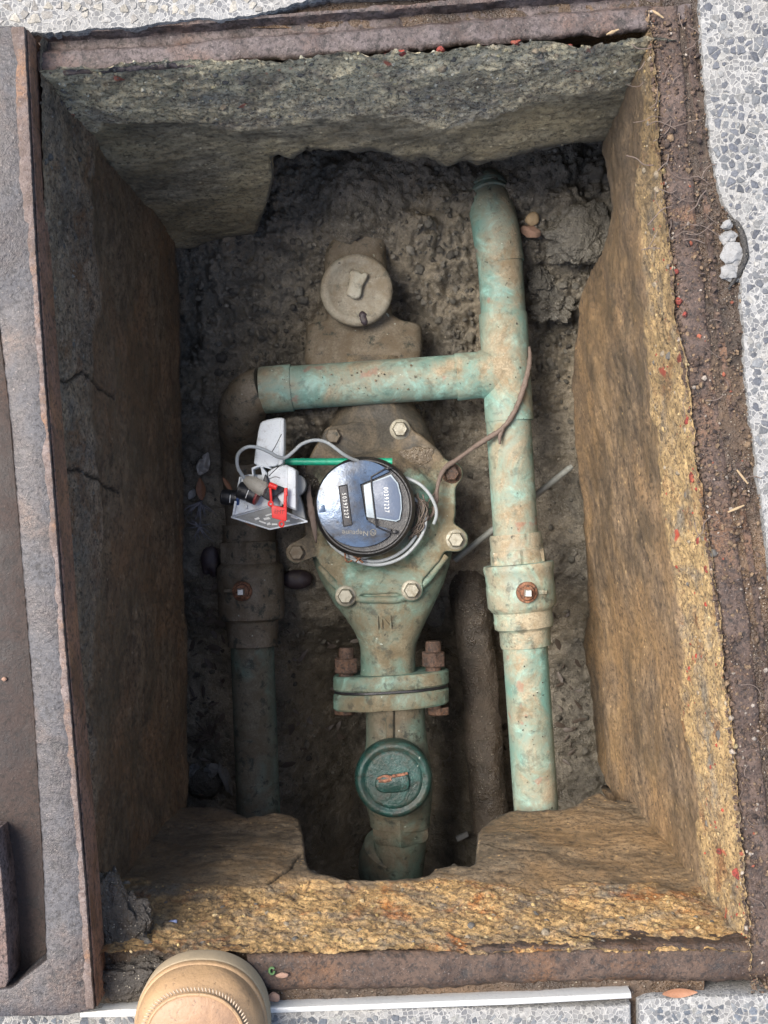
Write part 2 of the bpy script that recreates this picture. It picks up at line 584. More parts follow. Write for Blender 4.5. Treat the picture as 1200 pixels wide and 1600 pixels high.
def m_tint(name, rough=0.75, bumpd=0.0008, mul=1.0, spec=0.4):
    s = NT(name)
    t = s.attr('tint', 'Color')
    f = s.noise(300, 5, 0.7); g = s.noise(900, 3, 0.6)
    c = s.mix(s.ramp(f, [(0.3, 0.0), (0.62, 1.0)]), s.mix(0.5, t, (0.02, 0.018, 0.015)), t)
    return s.done(c, rough, s.bump(g, bumpd * .6, 0.7, s.bump(f, bumpd * 2, 0.8)), spec=spec)


M = {}
M['soil'] = m_soil('wet_soil', (0.08, 0.072, 0.057), (0.32, 0.285, 0.222), (0.42, 0.355, 0.255))
M['clod'] = m_soil('soil_clod', (0.07, 0.064, 0.052), (0.19, 0.178, 0.148), (0.26, 0.235, 0.185))
M['topdirt'] = m_soil('rust_dirt', (0.028, 0.018, 0.012), (0.1, 0.067, 0.045), (0.18, 0.11, 0.06), 1.0)
M['c_north'] = m_concrete('concrete_north', (0.16, 0.142, 0.098), (0.37, 0.335, 0.24), (0.4, 0.34, 0.2), (0.55, 0.46, 0.29), (0.85, 0.75, 0.5), (0.05, 0.04, 0.028), grain=(42, 42, 60), red=0.8, blotch=(0.25, 0.21, 0.145))  # wall tones: part own colour, part the light on each wall painted in
M['c_right'] = m_concrete('concrete_right', (0.09, 0.062, 0.04), (0.29, 0.205, 0.125), (0.28, 0.175, 0.085), (0.3, 0.2, 0.095), (0.66, 0.46, 0.22), (0.05, 0.034, 0.022), grain=(50, 34, 55), red=0.85, blotch=(0.24, 0.11, 0.045))
M['c_south'] = m_concrete('concrete_south', (0.11, 0.082, 0.053), (0.33, 0.255, 0.165), (0.34, 0.22, 0.11), (0.4, 0.23, 0.09), (0.78, 0.51, 0.22), (0.07, 0.04, 0.022), grain=(36, 45, 60), red=0.0, blotch=(0.48, 0.17, 0.04))
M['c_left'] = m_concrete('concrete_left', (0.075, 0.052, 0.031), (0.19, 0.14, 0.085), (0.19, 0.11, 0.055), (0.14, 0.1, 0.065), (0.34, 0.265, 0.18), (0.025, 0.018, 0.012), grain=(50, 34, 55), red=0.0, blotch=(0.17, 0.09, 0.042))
M['agg'] = m_tint('aggregate', 0.7, 0.0012)
M['clodt'] = m_tint('soil_crumbs', 0.8, 0.0018)
M['rail_n'] = m_rust('rusty_rail', (0.055, 0.038, 0.032), (0.12, 0.098, 0.095), (0.15, 0.09, 0.065), spots=0.6, rough=(0.35, 0.75))
M['rail_s'] = m_rust('rusty_rail_brown', (0.045, 0.027, 0.018), (0.095, 0.062, 0.045), (0.15, 0.075, 0.035), spots=0.45)
M['rail_r'] = m_rust('rusty_rail_crusted', (0.06, 0.038, 0.028), (0.12, 0.083, 0.066), (0.22, 0.11, 0.05), spots=0.6, bump=1.4)
M['cover'] = m_rust('cover_steel', (0.045, 0.036, 0.034), (0.068, 0.066, 0.07), (0.11, 0.072, 0.052), (0.02, 0.018, 0.018), rough=(0.3, 0.55), metal=0.25, spots=0.45, scale=0.8, bump=0.6, spec=0.6)
M['edge_rust'] = m_rust('pale_edge_rust', (0.1, 0.07, 0.055), (0.2, 0.16, 0.145), (0.24, 0.13, 0.07), (0.1, 0.07, 0.06), spots=0.7, scale=2, rough=(0.5, 0.8))
M['stiff'] = m_rust('stiffener_rust', (0.1, 0.07, 0.06), (0.2, 0.15, 0.135), (0.24, 0.14, 0.1), spots=0.5)
M['cover_side'] = m_rust('cover_edge_rust', (0.13, 0.065, 0.04), (0.2, 0.11, 0.075), (0.26, 0.13, 0.07), spots=0.2, bump=0.5)
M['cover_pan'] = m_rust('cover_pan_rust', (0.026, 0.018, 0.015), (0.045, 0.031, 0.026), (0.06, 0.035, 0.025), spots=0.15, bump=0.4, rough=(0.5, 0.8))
M['pipe'] = m_verdigris('verdigris_pipe', dirt_amt=0.58, dark_amt=0.35, red=0.3, teal=(0.12, 0.24, 0.205), pale=(0.25, 0.43, 0.375), base=(0.19, 0.235, 0.19), dirt=(0.36, 0.29, 0.195))
M['fitting'] = m_verdigris('dusty_fitting', base=(0.2, 0.21, 0.165), teal=(0.16, 0.26, 0.22), dirt_amt=0.75, dirt=(0.38, 0.32, 0.22), dark_amt=0.6)
M['oldpipe'] = m_verdigris('muddy_pipe', base=(0.1, 0.11, 0.085), teal=(0.09, 0.16, 0.13), pale=(0.17, 0.24, 0.19), dirt_amt=0.75, dirt=(0.16, 0.135, 0.095), dark_amt=0.9)
M['muddy'] = m_verdigris('mud_caked_bronze', base=(0.1, 0.09, 0.068), teal=(0.12, 0.11, 0.085), pale=(0.13, 0.12, 0.09), dirt_amt=1.0, dirt=(0.2, 0.17, 0.125), dark_amt=0.9, up=False)
M['mudcap'] = m_verdigris('dusty_cap', base=(0.24, 0.225, 0.175), teal=(0.26, 0.25, 0.2), pale=(0.38, 0.365, 0.3), dirt_amt=0.7, dirt=(0.32, 0.29, 0.225), dark_amt=0.5, up=False)
M['meter'] = m_verdigris('green_bronze', base=(0.14, 0.18, 0.14), teal=(0.095, 0.2, 0.16), pale=(0.23, 0.4, 0.335), dirt_amt=0.6, dirt=(0.23, 0.19, 0.12), dark_amt=0.6, rough=(0.4, 0.85))
M['valve_green'] = m_verdigris('wet_green_bronze', base=(0.014, 0.034, 0.028), teal=(0.01, 0.045, 0.038), pale=(0.03, 0.09, 0.08), dirt_amt=0.3, dirt=(0.1, 0.07, 0.045), dark_amt=0.9, rough=(0.16, 0.42), bump=1.5)
M['bolt_rust'] = m_rust('bolt_rust', (0.05, 0.028, 0.018), (0.11, 0.066, 0.046), (0.14, 0.07, 0.035), spots=0.3, scale=2.5)
M['stem_rust'] = m_rust('stem_rust', (0.17, 0.07, 0.035), (0.3, 0.14, 0.075), (0.36, 0.2, 0.12), spots=0.4, scale=3)
M['copper_bare'] = m_rust('bare_copper', (0.3, 0.11, 0.06), (0.45, 0.22, 0.14), (0.12, 0.1, 0.07), spots=0.5, scale=4, rough=(0.25, 0.5))
M['nut'] = m_plain('bright_nut', (0.5, 0.5, 0.47), 0.35, 0.5, metal=0.6, scale=150)
M['boltcap'] = m_plain('dull_bolt', (0.27, 0.255, 0.2), 0.4, 0.85, metal=0.4, scale=130, dcol=(0.17, 0.14, 0.09))
M['black'] = m_plain('black_plastic', (0.012, 0.013, 0.016), 0.3, 0.15, scale=80)
M['ring'] = m_plain('register_ring', (0.012, 0.012, 0.012), 0.3, 0.6, dcol=(0.06, 0.045, 0.032), scale=70)
M['lid'] = m_plain('register_lid', (0.1, 0.15, 0.23), 0.18, 0.85, dcol=(0.045, 0.038, 0.03), scale=17, metal=0.3, lo=0.4, spec=0.7)  # blue of the sky's reflection is put into the base colour
M['plate'] = m_plain('number_plate', (0.1, 0.13, 0.19), 0.3, 0.15, spec=0.6)
M['plate_light'] = m_plain('number_plate_rim', (0.34, 0.41, 0.46), 0.3, 0.3)
M['white_print'] = m_plain('white_print', (0.75, 0.76, 0.72), 0.5, 0.15)
M['emboss'] = m_plain('embossed_letters', (0.2, 0.19, 0.16), 0.4, 0.5)
M['white_plastic'] = m_plain('white_plastic', (0.62, 0.66, 0.68), 0.38, 0.55, dcol=(0.2, 0.17, 0.13), scale=90, lo=0.55)
M['grey_plastic'] = m_plain('grey_plastic', (0.26, 0.27, 0.26), 0.5, 0.35, scale=120)
M['plug'] = m_plain('plug_grey', (0.34, 0.32, 0.27), 0.5, 0.5, scale=140)
M['cable'] = m_plain('grey_cable', (0.3, 0.33, 0.34), 0.4, 0.35, scale=150)
M['red'] = m_plain('red_plastic', (0.72, 0.03, 0.025), 0.3, 0.12, scale=120, dcol=(0.2, 0.03, 0.02))
M['blue'] = m_plain('blue_ring', (0.02, 0.06, 0.2), 0.3, 0.2)
M['redring'] = m_plain('dull_red_ring', (0.2, 0.03, 0.03), 0.35, 0.2)
M['green'] = m_plain('green_plastic', (0.01, 0.3, 0.17), 0.3, 0.4, dcol=(0.03, 0.05, 0.03), scale=70, lo=0.48)
M['twig'] = m_plain('twig_bark', (0.13, 0.098, 0.08), 0.75, 0.6, dcol=(0.07, 0.045, 0.035), scale=160)
M['rod'] = m_plain('grey_rod', (0.2, 0.21, 0.19), 0.5, 0.4, scale=140)
M['leather'] = m_plain('boot_leather', (0.28, 0.165, 0.09), 0.5, 0.7, dcol=(0.15, 0.095, 0.065), scale=30, lo=0.45, bump=0.0009)
M['leather_l'] = m_plain('boot_welt', (0.33, 0.21, 0.11), 0.5, 0.6, dcol=(0.19, 0.125, 0.075), scale=34, bump=0.0008)
M['stitch'] = m_plain('boot_stitching', (0.4, 0.31, 0.22), 0.7, 0.3)
M['lace'] = m_plain('boot_lace', (0.3, 0.24, 0.16), 0.8, 0.2)
M['crepe'] = m_plain('boot_sole', (0.32, 0.25, 0.16), 0.8, 0.3)
M['strip'] = m_plain('white_strip', (0.5, 0.5, 0.48), 0.35, 0.35, metal=0.2, scale=60, lo=0.56)
M['leaf'] = m_plain('dry_leaf', (0.26, 0.12, 0.06), 0.45, 0.5, scale=120, dcol=(0.1, 0.05, 0.03))
M['leaf_dark'] = m_plain('dark_leaf', (0.09, 0.07, 0.055), 0.4, 0.5, scale=120)
M['straw'] = m_plain('straw', (0.32, 0.23, 0.13), 0.6, 0.4, scale=120)
M['bluebit'] = m_plain('blue_grey_bit', (0.18, 0.22, 0.36), 0.4, 0.2)
M['wrapper'] = m_plain('wrapper', (0.42, 0.4, 0.37), 0.3, 0.7, scale=160)
M['pale_stone'] = m_plain('pale_stone', (0.2, 0.2, 0.19), 0.7, 0.5, scale=150, bump=0.0008)
M['gapstone'] = m_plain('gap_stone', (0.24, 0.24, 0.235), 0.75, 0.8, dcol=(0.09, 0.085, 0.08), scale=110, bump=0.0012)
M['brick'] = m_plain('brick_chip', (0.28, 0.17, 0.12), 0.8, 0.6, scale=150, bump=0.0008)
M['dark_stone'] = m_plain('dark_stone', (0.035, 0.025, 0.03), 0.42, 0.6, scale=120)
M['greenbit'] = m_plain('green_leaf', (0.06, 0.13, 0.04), 0.5, 0.2)


def m_paving(name, stone_a, stone_b, grout, scale=230):
    s = NT(name)
    e = s.vor(scale, 'DISTANCE_TO_EDGE'); k = s.vor(scale, out='Color')
    c = s.mix(s.ramp(k, [(0.3, 0.0), (0.8, 1.0)]), stone_a, stone_b)
    g = s.ramp(e, [(0.05, 1.0), (0.1, 0.0)])
    c = s.mix(g, c, grout)
    f = s.noise(350, 5, 0.7)
    c = s.mix(s.ramp(f, [(0.3, 0.5), (0.5, 0.0)]), c, (grout[0] * .4, grout[1] * .4, grout[2] * .4))
    c = s.mix(s.ramp(s.noise(12, 4, 0.6), [(0.45, 0.0), (0.7, 0.3)]), c, (grout[0] * .6, grout[1] * .55, grout[2] * .45))
    return s.done(c, 0.7, s.bump(f, 0.0012, 0.7, s.bump(g, 0.0006, 0.6)))


M['pave'] = m_paving('exposed_aggregate', (0.11, 0.113, 0.118), (0.24, 0.24, 0.235), (0.31, 0.305, 0.29))

# ------------------------------------------------------------------ PAVEMENT
right_edge = [(1092, -60), (1094, 0), (1098, 60), (1100, 120), (1106, 180), (1113, 240), (1122, 290), (1134, 322), (1146, 340), (1158, 352), (1165, 375), (1168, 400),
              (1163, 420), (1158, 436), (1160, 480), (1163, 530), (1165, 580), (1170, 620), (1172, 660), (1180, 700), (1184, 740), (1192, 790), (1198, 850), (1204, 900), (1210, 1000),
              (1222, 1150), (1230, 1300), (1238, 1450), (1244, 1560)]
top_edge = [(38, 48), (62, 52), (100, 50), (150, 44), (210, 42), (250, 36), (300, 28), (345, 30), (400, 22), (440, 12), (480, 0), (520, -8), (700, -14), (900, -22), (1000, -40)]
re = []
for i in range(len(right_edge) - 1):
    for k in range(5):
        t = k / 5
        a, b = right_edge[i], right_edge[i + 1]
        re.append((a[0] * (1 - t) + b[0] * t + random.uniform(-1.6, 1.6), a[1] * (1 - t) + b[1] * t))
te = []
for i in range(len(top_edge) - 1):
    for k in range(8):
        t = k / 8
        a, b = top_edge[i], top_edge[i + 1]
        te.append((a[0] * (1 - t) + b[0] * t, a[1] * (1 - t) + b[1] * t + random.uniform(-1.5, 1.5)))
hole = [(-110, 62)] + te + re + [(1246, 1700), (-110, 1700)]
hole_m = [P(a, b, 0)[:2] for a, b in hole]
outer = [(-25, -25), (25, -25), (25, 25), (-25, 25)]
tri = tessellate_polygon([[Vector((x, y, 0)) for x, y in outer], [Vector((p[0], p[1], 0)) for p in hole_m]])
allp = [(x, y, 0.0) for x, y in outer] + [(p[0], p[1], 0.0) for p in hole_m]
nh = len(hole_m)
fs = []
for a, b, c in tri:
    va, vb, vc = [Vector(allp[i]) for i in (a, b, c)]
    fs.append((a, b, c) if (vb - va).cross(vc - va).z > 0 else (a, c, b))
k0 = len(allp)
edge_in = inset(hole_m, -0.0012)
allp = allp + [(p[0] + random.uniform(-.0006, .0006), p[1], -0.006) for p in inset(hole_m, 0.0008)] + [(p[0], p[1], -0.045) for p in inset(hole_m, 0.0)]
for i in range(nh):
    j = (i + 1) % nh
    fs.append((4 + i, 4 + j, k0 + j, k0 + i))
    fs.append((k0 + i, k0 + j, k0 + nh + j, k0 + nh + i))
pavement = obj('pavement', (allp, fs), M['pave'], angle=30)
setp(pavement, kind='structure')


def inside(poly, x, y):
    r = False; n = len(poly); j = n - 1
    for i in range(n):
        xi, yi = poly[i][0], poly[i][1]; xj, yj = poly[j][0], poly[j][1]
        if (yi > y) != (yj > y) and x < (xj - xi) * (y - yi) / (yj - yi) + xi: r = not r
        j = i
    return r


slabs_px = [[(-140, 1576), (140, 1577), (420, 1578), (986, 1570), (989, 1700), (-140, 1700)],
            [(998, 1566), (1010, 1560), (1080, 1556), (1250, 1554), (1250, 1700), (999, 1700)]]
slab_polys = []
for i, sp in enumerate(slabs_px):
    pl = []
    for a in range(len(sp)):
        p, q = sp[a], sp[(a + 1) % len(sp)]
        m = max(1, int(math.hypot(q[0] - p[0], q[1] - p[1]) / 14))
        for k in range(m):
            t = k / m
            pl.append((p[0] + (q[0] - p[0]) * t, p[1] + (q[1] - p[1]) * t + random.uniform(-1.2, 1.2)))
    wp = pxpoly(pl, 0)
    slab_polys.append(wp)
    obj('paving_slab', prism(wp, -0.045, 0.001, 0.003), M['pave'], pavement, angle=30,
        label='grey paving slab edged with tan mortar' if i else None)


def agg_cells(x0, x1, y0, y1, step, test, seed):
    r = np.random.default_rng(seed)
    nx = int((x1 - x0) / step) + 1; ny = int((y1 - y0) / step) + 1
    pts = {}
    for i in range(nx):
        for j in range(ny):
            pts[i, j] = (x0 + (i + r.uniform(.05, .95)) * step, y0 + (j + r.uniform(.05, .95)) * step)
    cells = []
    for (i, j), (cx, cy) in pts.items():
        if not test(cx, cy): continue
        poly = [(cx - 1.6 * step, cy - 1.6 * step), (cx + 1.6 * step, cy - 1.6 * step), (cx + 1.6 * step, cy + 1.6 * step), (cx - 1.6 * step, cy + 1.6 * step)]
        gap = step * r.uniform(0.05, 0.2)
        for di in (-2, -1, 0, 1, 2):
            for dj in (-2, -1, 0, 1, 2):
                q = pts.get((i + di, j + dj))
                if q is None or (di == 0 and dj == 0): continue
                dx, dy = q[0] - cx, q[1] - cy
                ln = math.hypot(dx, dy)
                if ln < 1e-6: continue
                nx_, ny_ = dx / ln, dy / ln
                lim = nx_ * cx + ny_ * cy + ln / 2 - gap * 0.5
                out = []
                for a in range(len(poly)):
                    p, q2 = poly[a - 1], poly[a]
                    dp = nx_ * p[0] + ny_ * p[1] - lim; dq = nx_ * q2[0] + ny_ * q2[1] - lim
                    if (dp < 0) != (dq < 0):
                        t = dp / (dp - dq)
                        out.append((p[0] + (q2[0] - p[0]) * t, p[1] + (q2[1] - p[1]) * t))
                    if dq < 0: out.append(q2)
                poly = out
                if len(poly) < 3: break
            if len(poly) < 3: break
        if len(poly) >= 3 and all(test(*p) for p in poly): cells.append(((cx, cy), poly))
    return cells


def agg_mesh(cells, pal, seed, height=0.0007, skip=0.08, shrink=(0.82, 1.0), zb=0.0):
    r = np.random.default_rng(seed)
    vs, fs, ts = [], [], []
    for (cx, cy), poly in cells:
        if r.random() < skip: continue
        k = len(vs); n = len(poly); s0 = r.uniform(*shrink); h = height * r.uniform(0.4, 1.4)
        gx, gy = r.normal(0, 0.035, 2)
        c = np.array(pal[r.integers(len(pal))]) * r.uniform(0.78, 1.2)
        for (sc, z) in ((s0, -0.002), (s0 * 0.97, h * 0.5), (s0 * 0.82, h)):
            for p in poly:
                x = cx + (p[0] - cx) * sc; y = cy + (p[1] - cy) * sc
                vs.append((x, y, zb + z + (gx * (x - cx) + gy * (y - cy) if z > 0 else 0))); ts.append(c)
        for a in (0, 1):
            for b in range(n):
                fs.append((k + a * n + b, k + a * n + (b + 1) % n, k + (a + 1) * n + (b + 1) % n, k + (a + 1) * n + b))
        fs.append(tuple(k + 2 * n + b for b in range(n)))
    return (vs, fs), np.array(ts)


hp = [(p[0], p[1]) for p in hole_m]
def px_of(x, y): return 600 + x * FPX / CAM_H, 800 - y * FPX / CAM_H
pal_r = [tuple(q * 0.72 for q in w_) for w_ in [(0.12, 0.13, 0.15), (0.16, 0.17, 0.19), (0.2, 0.21, 0.22), (0.14, 0.15, 0.175), (0.26, 0.27, 0.27), (0.3, 0.3, 0.29), (0.17, 0.18, 0.2), (0.22, 0.23, 0.24), (0.42, 0.41, 0.38)]]
pal_t_sunlit = [tuple(q * 0.8 for q in w_) for w_ in [(0.42, 0.39, 0.33), (0.47, 0.44, 0.38), (0.35, 0.33, 0.3), (0.39, 0.38, 0.36)]]  # same stone as the right side; its sunlit brightness is put into these tones
pal_b = [(0.09, 0.1, 0.115), (0.14, 0.15, 0.16), (0.19, 0.2, 0.205), (0.11, 0.125, 0.145), (0.3, 0.3, 0.28)]
x0, x1 = P(1085, 0)[0], P(1330, 0)[0]; y0, y1 = P(0, 1560)[1], P(0, -120)[1]
c1 = agg_cells(x0, x1, y0, y1, 0.0074, lambda x, y: not inside(hp, x, y), 11)
c1b = agg_cells(x0, x1, y0, y1, 0.0052, lambda x, y: not inside(hp, x, y), 17)
c1 = [c for c in c1 if vnoise(np.array([c[0][0] * 60]), np.array([c[0][1] * 60]), np.array([0.5]), 3)[0] > -0.35]
occ = set((int(c[0][0] / 0.0085), int(c[0][1] / 0.0085)) for c in c1)
c1b = [c for c in c1b if not any((int(c[0][0] / 0.0085) + a, int(c[0][1] / 0.0085) + b) in occ for a in (-1, 0, 1) for b in (-1, 0, 1))]
g, t = agg_mesh(c1 + c1b, pal_r, 5, shrink=(0.45, 1.08), skip=0.1)
obj('aggregate', g, M['agg'], pavement, angle=30, tint=t, kind='stuff')
x0, x1 = P(-120, 0)[0], P(1085, 0)[0]; y0, y1 = P(0, 50)[1], P(0, -110)[1]
c2 = agg_cells(x0, x1, y0, y1, 0.0088, lambda x, y: not inside(hp, x, y), 12)
g, t = agg_mesh(c2, pal_t_sunlit, 6, height=0.0009, skip=0.3, shrink=(0.6, 1.0))
obj('aggregate', g, M['agg'], pavement, angle=30, tint=t, kind='stuff', label='pebbles set in the pavement, sunlit brightness painted as cream')
for i, wp in enumerate(slab_polys):
    ww = [tuple(p) for p in inset(wp, 0.004)]
    xs = [p[0] for p in ww]; ys = [p[1] for p in ww]
    c3 = agg_cells(min(xs), max(xs), min(ys), max(ys), 0.0068, lambda x, y: inside(ww, x, y), 13 + i)
    g, t = agg_mesh(c3, pal_b, 7 + i, height=0.0005, skip=0.15, shrink=(0.6, 0.98), zb=0.001)
    obj('aggregate', g, M['agg'], pavement, angle=30, tint=t, kind='stuff')

# ------------------------------------------------------------------ CONCRETE WALLS
def lerp_tab(tab, x):
    return np.interp(x, [a for a, b in tab], [b for a, b in tab])


def build_wall(name, axis, sign, top_tab, batter, bottom_px, band_tab, a0, a1, mat, label, rough_amp, lump_pal, lump_n, seed, thick=0.1, cracks=(), band_shift=0.0, smooth_amp=0.0013, lump_lo=0.35, damp_w=0.05, grime_shade=((0, 0),)):
    """axis 'x': runs along x (north/south); 'y': runs along y.  sign: +1 wall lies at + side."""
    nu = int((a1 - a0) / 0.0021); nv = 210
    A = np.linspace(a0, a1, nu)
    top = lerp_tab(top_tab, A)                      # |coordinate| of the face at z = 0, metres
    # bottom edge from photo pixels -> depth as a function of the running coordinate
    tab = []
    for (px, py) in bottom_px:
        c = (800 - py) if axis == 'x' else (px - 600)
        c = abs(c)
        run0 = ((px - 600) if axis == 'x' else (800 - py)) * 1.5 / FPX
        tp = float(lerp_tab(top_tab, np.array([run0]))[0])
        d = (tp - c * CAM_H / FPX) / (batter + c / FPX)
        run = ((px - 600) if axis == 'x' else (800 - py)) * (CAM_H + d) / FPX
        tab.append((run, d))
    tab.sort()
    D = lerp_tab(tab, A)
    jag = fbm(np.stack([A, A * 0, A * 0], 1), 70, 4, seed) * 0.007 + fbm(np.stack([A, A * 0, A * 0], 1), 18, 2, seed + 3) * 0.006
    D = D + jag
    V = np.linspace(0, 1, nv)
    depth = np.minimum(V[None, :] * (D.max() + 0.002), D[:, None] + 1e-6 * np.arange(nv)[None, :])
    face = top[:, None] - batter * depth
    band = lerp_tab(band_tab, A)[:, None]
    pos = np.zeros((nu, nv, 3))
    run = np.broadcast_to(A[:, None], depth.shape)
    if axis == 'x':
        pos[..., 0] = run; pos[..., 1] = sign * face
    else:
        pos[..., 1] = run; pos[..., 0] = sign * face
    pos[..., 2] = -depth
    wob = fbm(pos, 14, 5, seed + 5, 0.62) * 0.055
    mask = sstep(-0.016, 0.016, band + wob - depth)
    n1 = fbm(pos, 22, 5, seed + 1, 0.55); n2 = billow(pos, 75, 4, seed + 2, 0.6); n3 = fbm(pos, 260, 3, seed + 9)
    disp = mask * (n1 * rough_amp * 0.8 + (n2 - 0.28) * rough_amp * 0.45 + n3 * rough_amp * 0.3)
    q = pos * (np.array([0.6, 1, 1.2]) if axis == 'x' else np.array([1, 0.6, 1.2]))
    disp = disp + (1 - mask) * (fbm(pos, 14, 3, seed + 4) * 0.006 + fbm(q, 90, 4, seed + 6) * smooth_amp + fbm(pos, 330, 2, seed + 8) * 0.0005)
    near = np.exp(-((D[:, None] - depth) / 0.012) ** 2)
    disp = disp - near * (0.005 + 0.006 * (n2))
    crack = np.zeros_like(depth)
    for pts in cracks:                               # crack lines as (run, depth) polylines
        pr = np.array(pts)
        best = np.full(depth.shape, 1.0)
        for i in range(len(pr) - 1):
            a, b = pr[i], pr[i + 1]
            ab = b - a
            w2 = 0.0025 * fbm(pos, 120, 2, seed + 31)
            ux = run - a[0] + w2; uy = depth - a[1] + w2
            t = np.clip((ux * ab[0] + uy * ab[1]) / (ab @ ab), 0, 1)
            best = np.minimum(best, np.hypot(ux - t * ab[0], uy - t * ab[1]))
        crack = np.maximum(crack, 1 - sstep(0.0004, 0.0026, best))
    disp = disp - crack * 0.003
    # positive disp moves into the pit
    ax = 1 if axis == 'x' else 0
    front = pos.copy(); front[..., ax] -= sign * disp
    front[..., 2] += n3 * 0.0006 * mask
    # underside and back
    nb = 14
    back = np.zeros((nu, nb, 3)); tt = np.linspace(0, 1, nb)
    last = front[:, -1, :]
    for k in range(nb):
        b = last.copy()
        f2 = min(1, (k + 1) / 8)
        b[:, ax] += sign * thick * f2
        b[:, 2] += fbm(b, 55, 3, seed + 12) * 0.006
        if k >= 8:
            b[:, 2] = last[:, 2] * (1 - (k - 7) / (nb - 7)) - 0.04 * ((k - 7) / (nb - 7))
        back[:, k] = b
    full = np.concatenate([front, back], axis=1)
    nvt = full.shape[1]
    f = grid_faces(nu, nvt)
    # orientation
    nrm = np.cross(full[1, 0] - full[0, 0], full[0, 1] - full[0, 0])
    want = -sign
    if (nrm[ax] * want) < 0: f = f[:, ::-1]
    # note: quad order a, a+1, ... gives normal dv x du
    f = f[:, ::-1]
    v = full.reshape(-1, 3)
    caps = []
    full_mask = np.concatenate([mask, np.ones((nu, nb))], axis=1)
    full_crack = np.concatenate([crack, np.zeros((nu, nb))], axis=1)
    root = thing(name, label, 'wall', (float(pos[nu // 2, 0, 0]), float(pos[nu // 2, 0, 1]), -0.45))
    obj('wall_face', (v, f), mat, root, angle=180, attrs={'rough': full_mask, 'crack': full_crack, 'grime_shade': np.repeat(lerp_tab(grime_shade, A)[:, None], nv + nb, axis=1), 'damp': np.concatenate([(1 - sstep(0.0, damp_w, D[:, None] - depth)) * (1 - mask), np.ones((nu, nb))], axis=1)})
    # exposed aggregate stones
    r = np.random.default_rng(seed)
    ii = r.integers(4, nu - 4, lump_n * 4); jj = r.integers(1, nv - 4, lump_n * 4)
    ok = mask[ii, jj] > 0.75
    ii, jj = ii[ok][:lump_n], jj[ok][:lump_n]
    size = np.clip(r.lognormal(math.log(0.0016), 0.5, len(ii)), 0.0007, 0.0062)
    c = front[ii, jj].copy()
    c[:, ax] += sign * size * 0.4
    cols = np.array(lump_pal)[r.integers(len(lump_pal), size=len(ii))] * r.uniform(0.7, 1.2, (len(ii), 1))
    cols = cols * 0.72
    big = size > 0.0034
    if big.any():
        cols[big] = np.array([(0.2, 0.18, 0.15), (0.26, 0.22, 0.16), (0.15, 0.14, 0.125), (0.34, 0.28, 0.2)])[r.integers(4, size=big.sum())] * lump_lo * 2.2
    g, t = lumps(c, size, cols, ICO2, 0.25, seed=seed)
    obj('aggregate', g, M['agg'], root, angle=35, tint=t, kind='stuff')
    return root, front, mask


yt = [(-0.34, 0.394), (0.3, 0.425)]
n_root, n_front, n_mask = build_wall('concrete_wall', 'x', 1, yt, 0.155,
    [(180, 395), (285, 396), (300, 394), (335, 384), (372, 374), (400, 366), (412, 345), (422, 318), (428, 290), (424, 262), (436, 254), (455, 262), (478, 250), (500, 247), (540, 247), (580, 243), (612, 250),
     (640, 260), (668, 256), (695, 266), (720, 258), (760, 262), (800, 252), (835, 240), (870, 234), (920, 232), (1000, 230)],
    [(-0.32, 0.10), (-0.2, 0.13), (0.0, 0.15), (0.12, 0.13), (0.2, 0.09), (0.28, 0.08)], -0.308, 0.262, M['c_north'],
    'far concrete wall with a pale pebbly top band and a broken lower edge above the soil', 0.008,
    [(0.5, 0.48, 0.36), (0.62, 0.6, 0.48), (0.3, 0.28, 0.2), (0.2, 0.2, 0.18), (0.4, 0.36, 0.22)], 700, 21,
    grime_shade=[(-.33, .5), (-.17, .4), (-.05, .1), (.05, 0), (.18, .1), (.26, .6)], cracks=[[(-0.078, 0.19), (-0.083, 0.215), (-0.081, 0.26)]])  # dark left end: cast shadow put into the colour, plus some moisture
ys = [(-0.34, 0.394), (0.4, 0.392)]
s_root, s_front, s_mask = build_wall('concrete_wall', 'x', -1, ys, 0.10,
    [(180, 1258), (262, 1252), (300, 1250), (335, 1250), (362, 1258), (385, 1271), (410, 1272), (432, 1263), (455, 1266), (468, 1275), (474, 1300), (478, 1335), (482, 1352), (490, 1358), (520, 1362),
     (545, 1368), (575, 1369), (610, 1368), (640, 1363), (665, 1359), (690, 1348), (710, 1343), (733, 1346), (742, 1340), (744, 1318), (746, 1295), (752, 1283), (768, 1270), (795, 1256), (830, 1256), (880, 1257), (900, 1250), (912, 1238), (935, 1231), (960, 1243), (1030, 1245)],
    [(-0.3, 0.19), (-0.2, 0.17), (-0.12, 0.16), (0.0, 0.165), (0.15, 0.17), (0.25, 0.16), (0.34, 0.15)], -0.300, 0.33, M['c_south'],
    'near concrete wall with a golden crumbly top band, cracked, notched in the middle over the pipe', 0.009,
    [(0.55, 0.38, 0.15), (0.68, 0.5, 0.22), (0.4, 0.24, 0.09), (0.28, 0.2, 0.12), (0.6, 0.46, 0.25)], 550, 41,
    grime_shade=[(-.33, 1), (-.2, .85), (-.1, .3), (-.02, 0), (.3, 0)], cracks=[[(-0.118, 0.155), (-0.108, 0.175), (-0.098, 0.195), (-0.09, 0.24)], [(0.105, 0.28), (0.135, 0.25), (0.175, 0.25)], [(-0.2, 0.28), (-0.165, 0.27)]])
yl = [(-0.42, 0.292), (0.42, 0.308)]
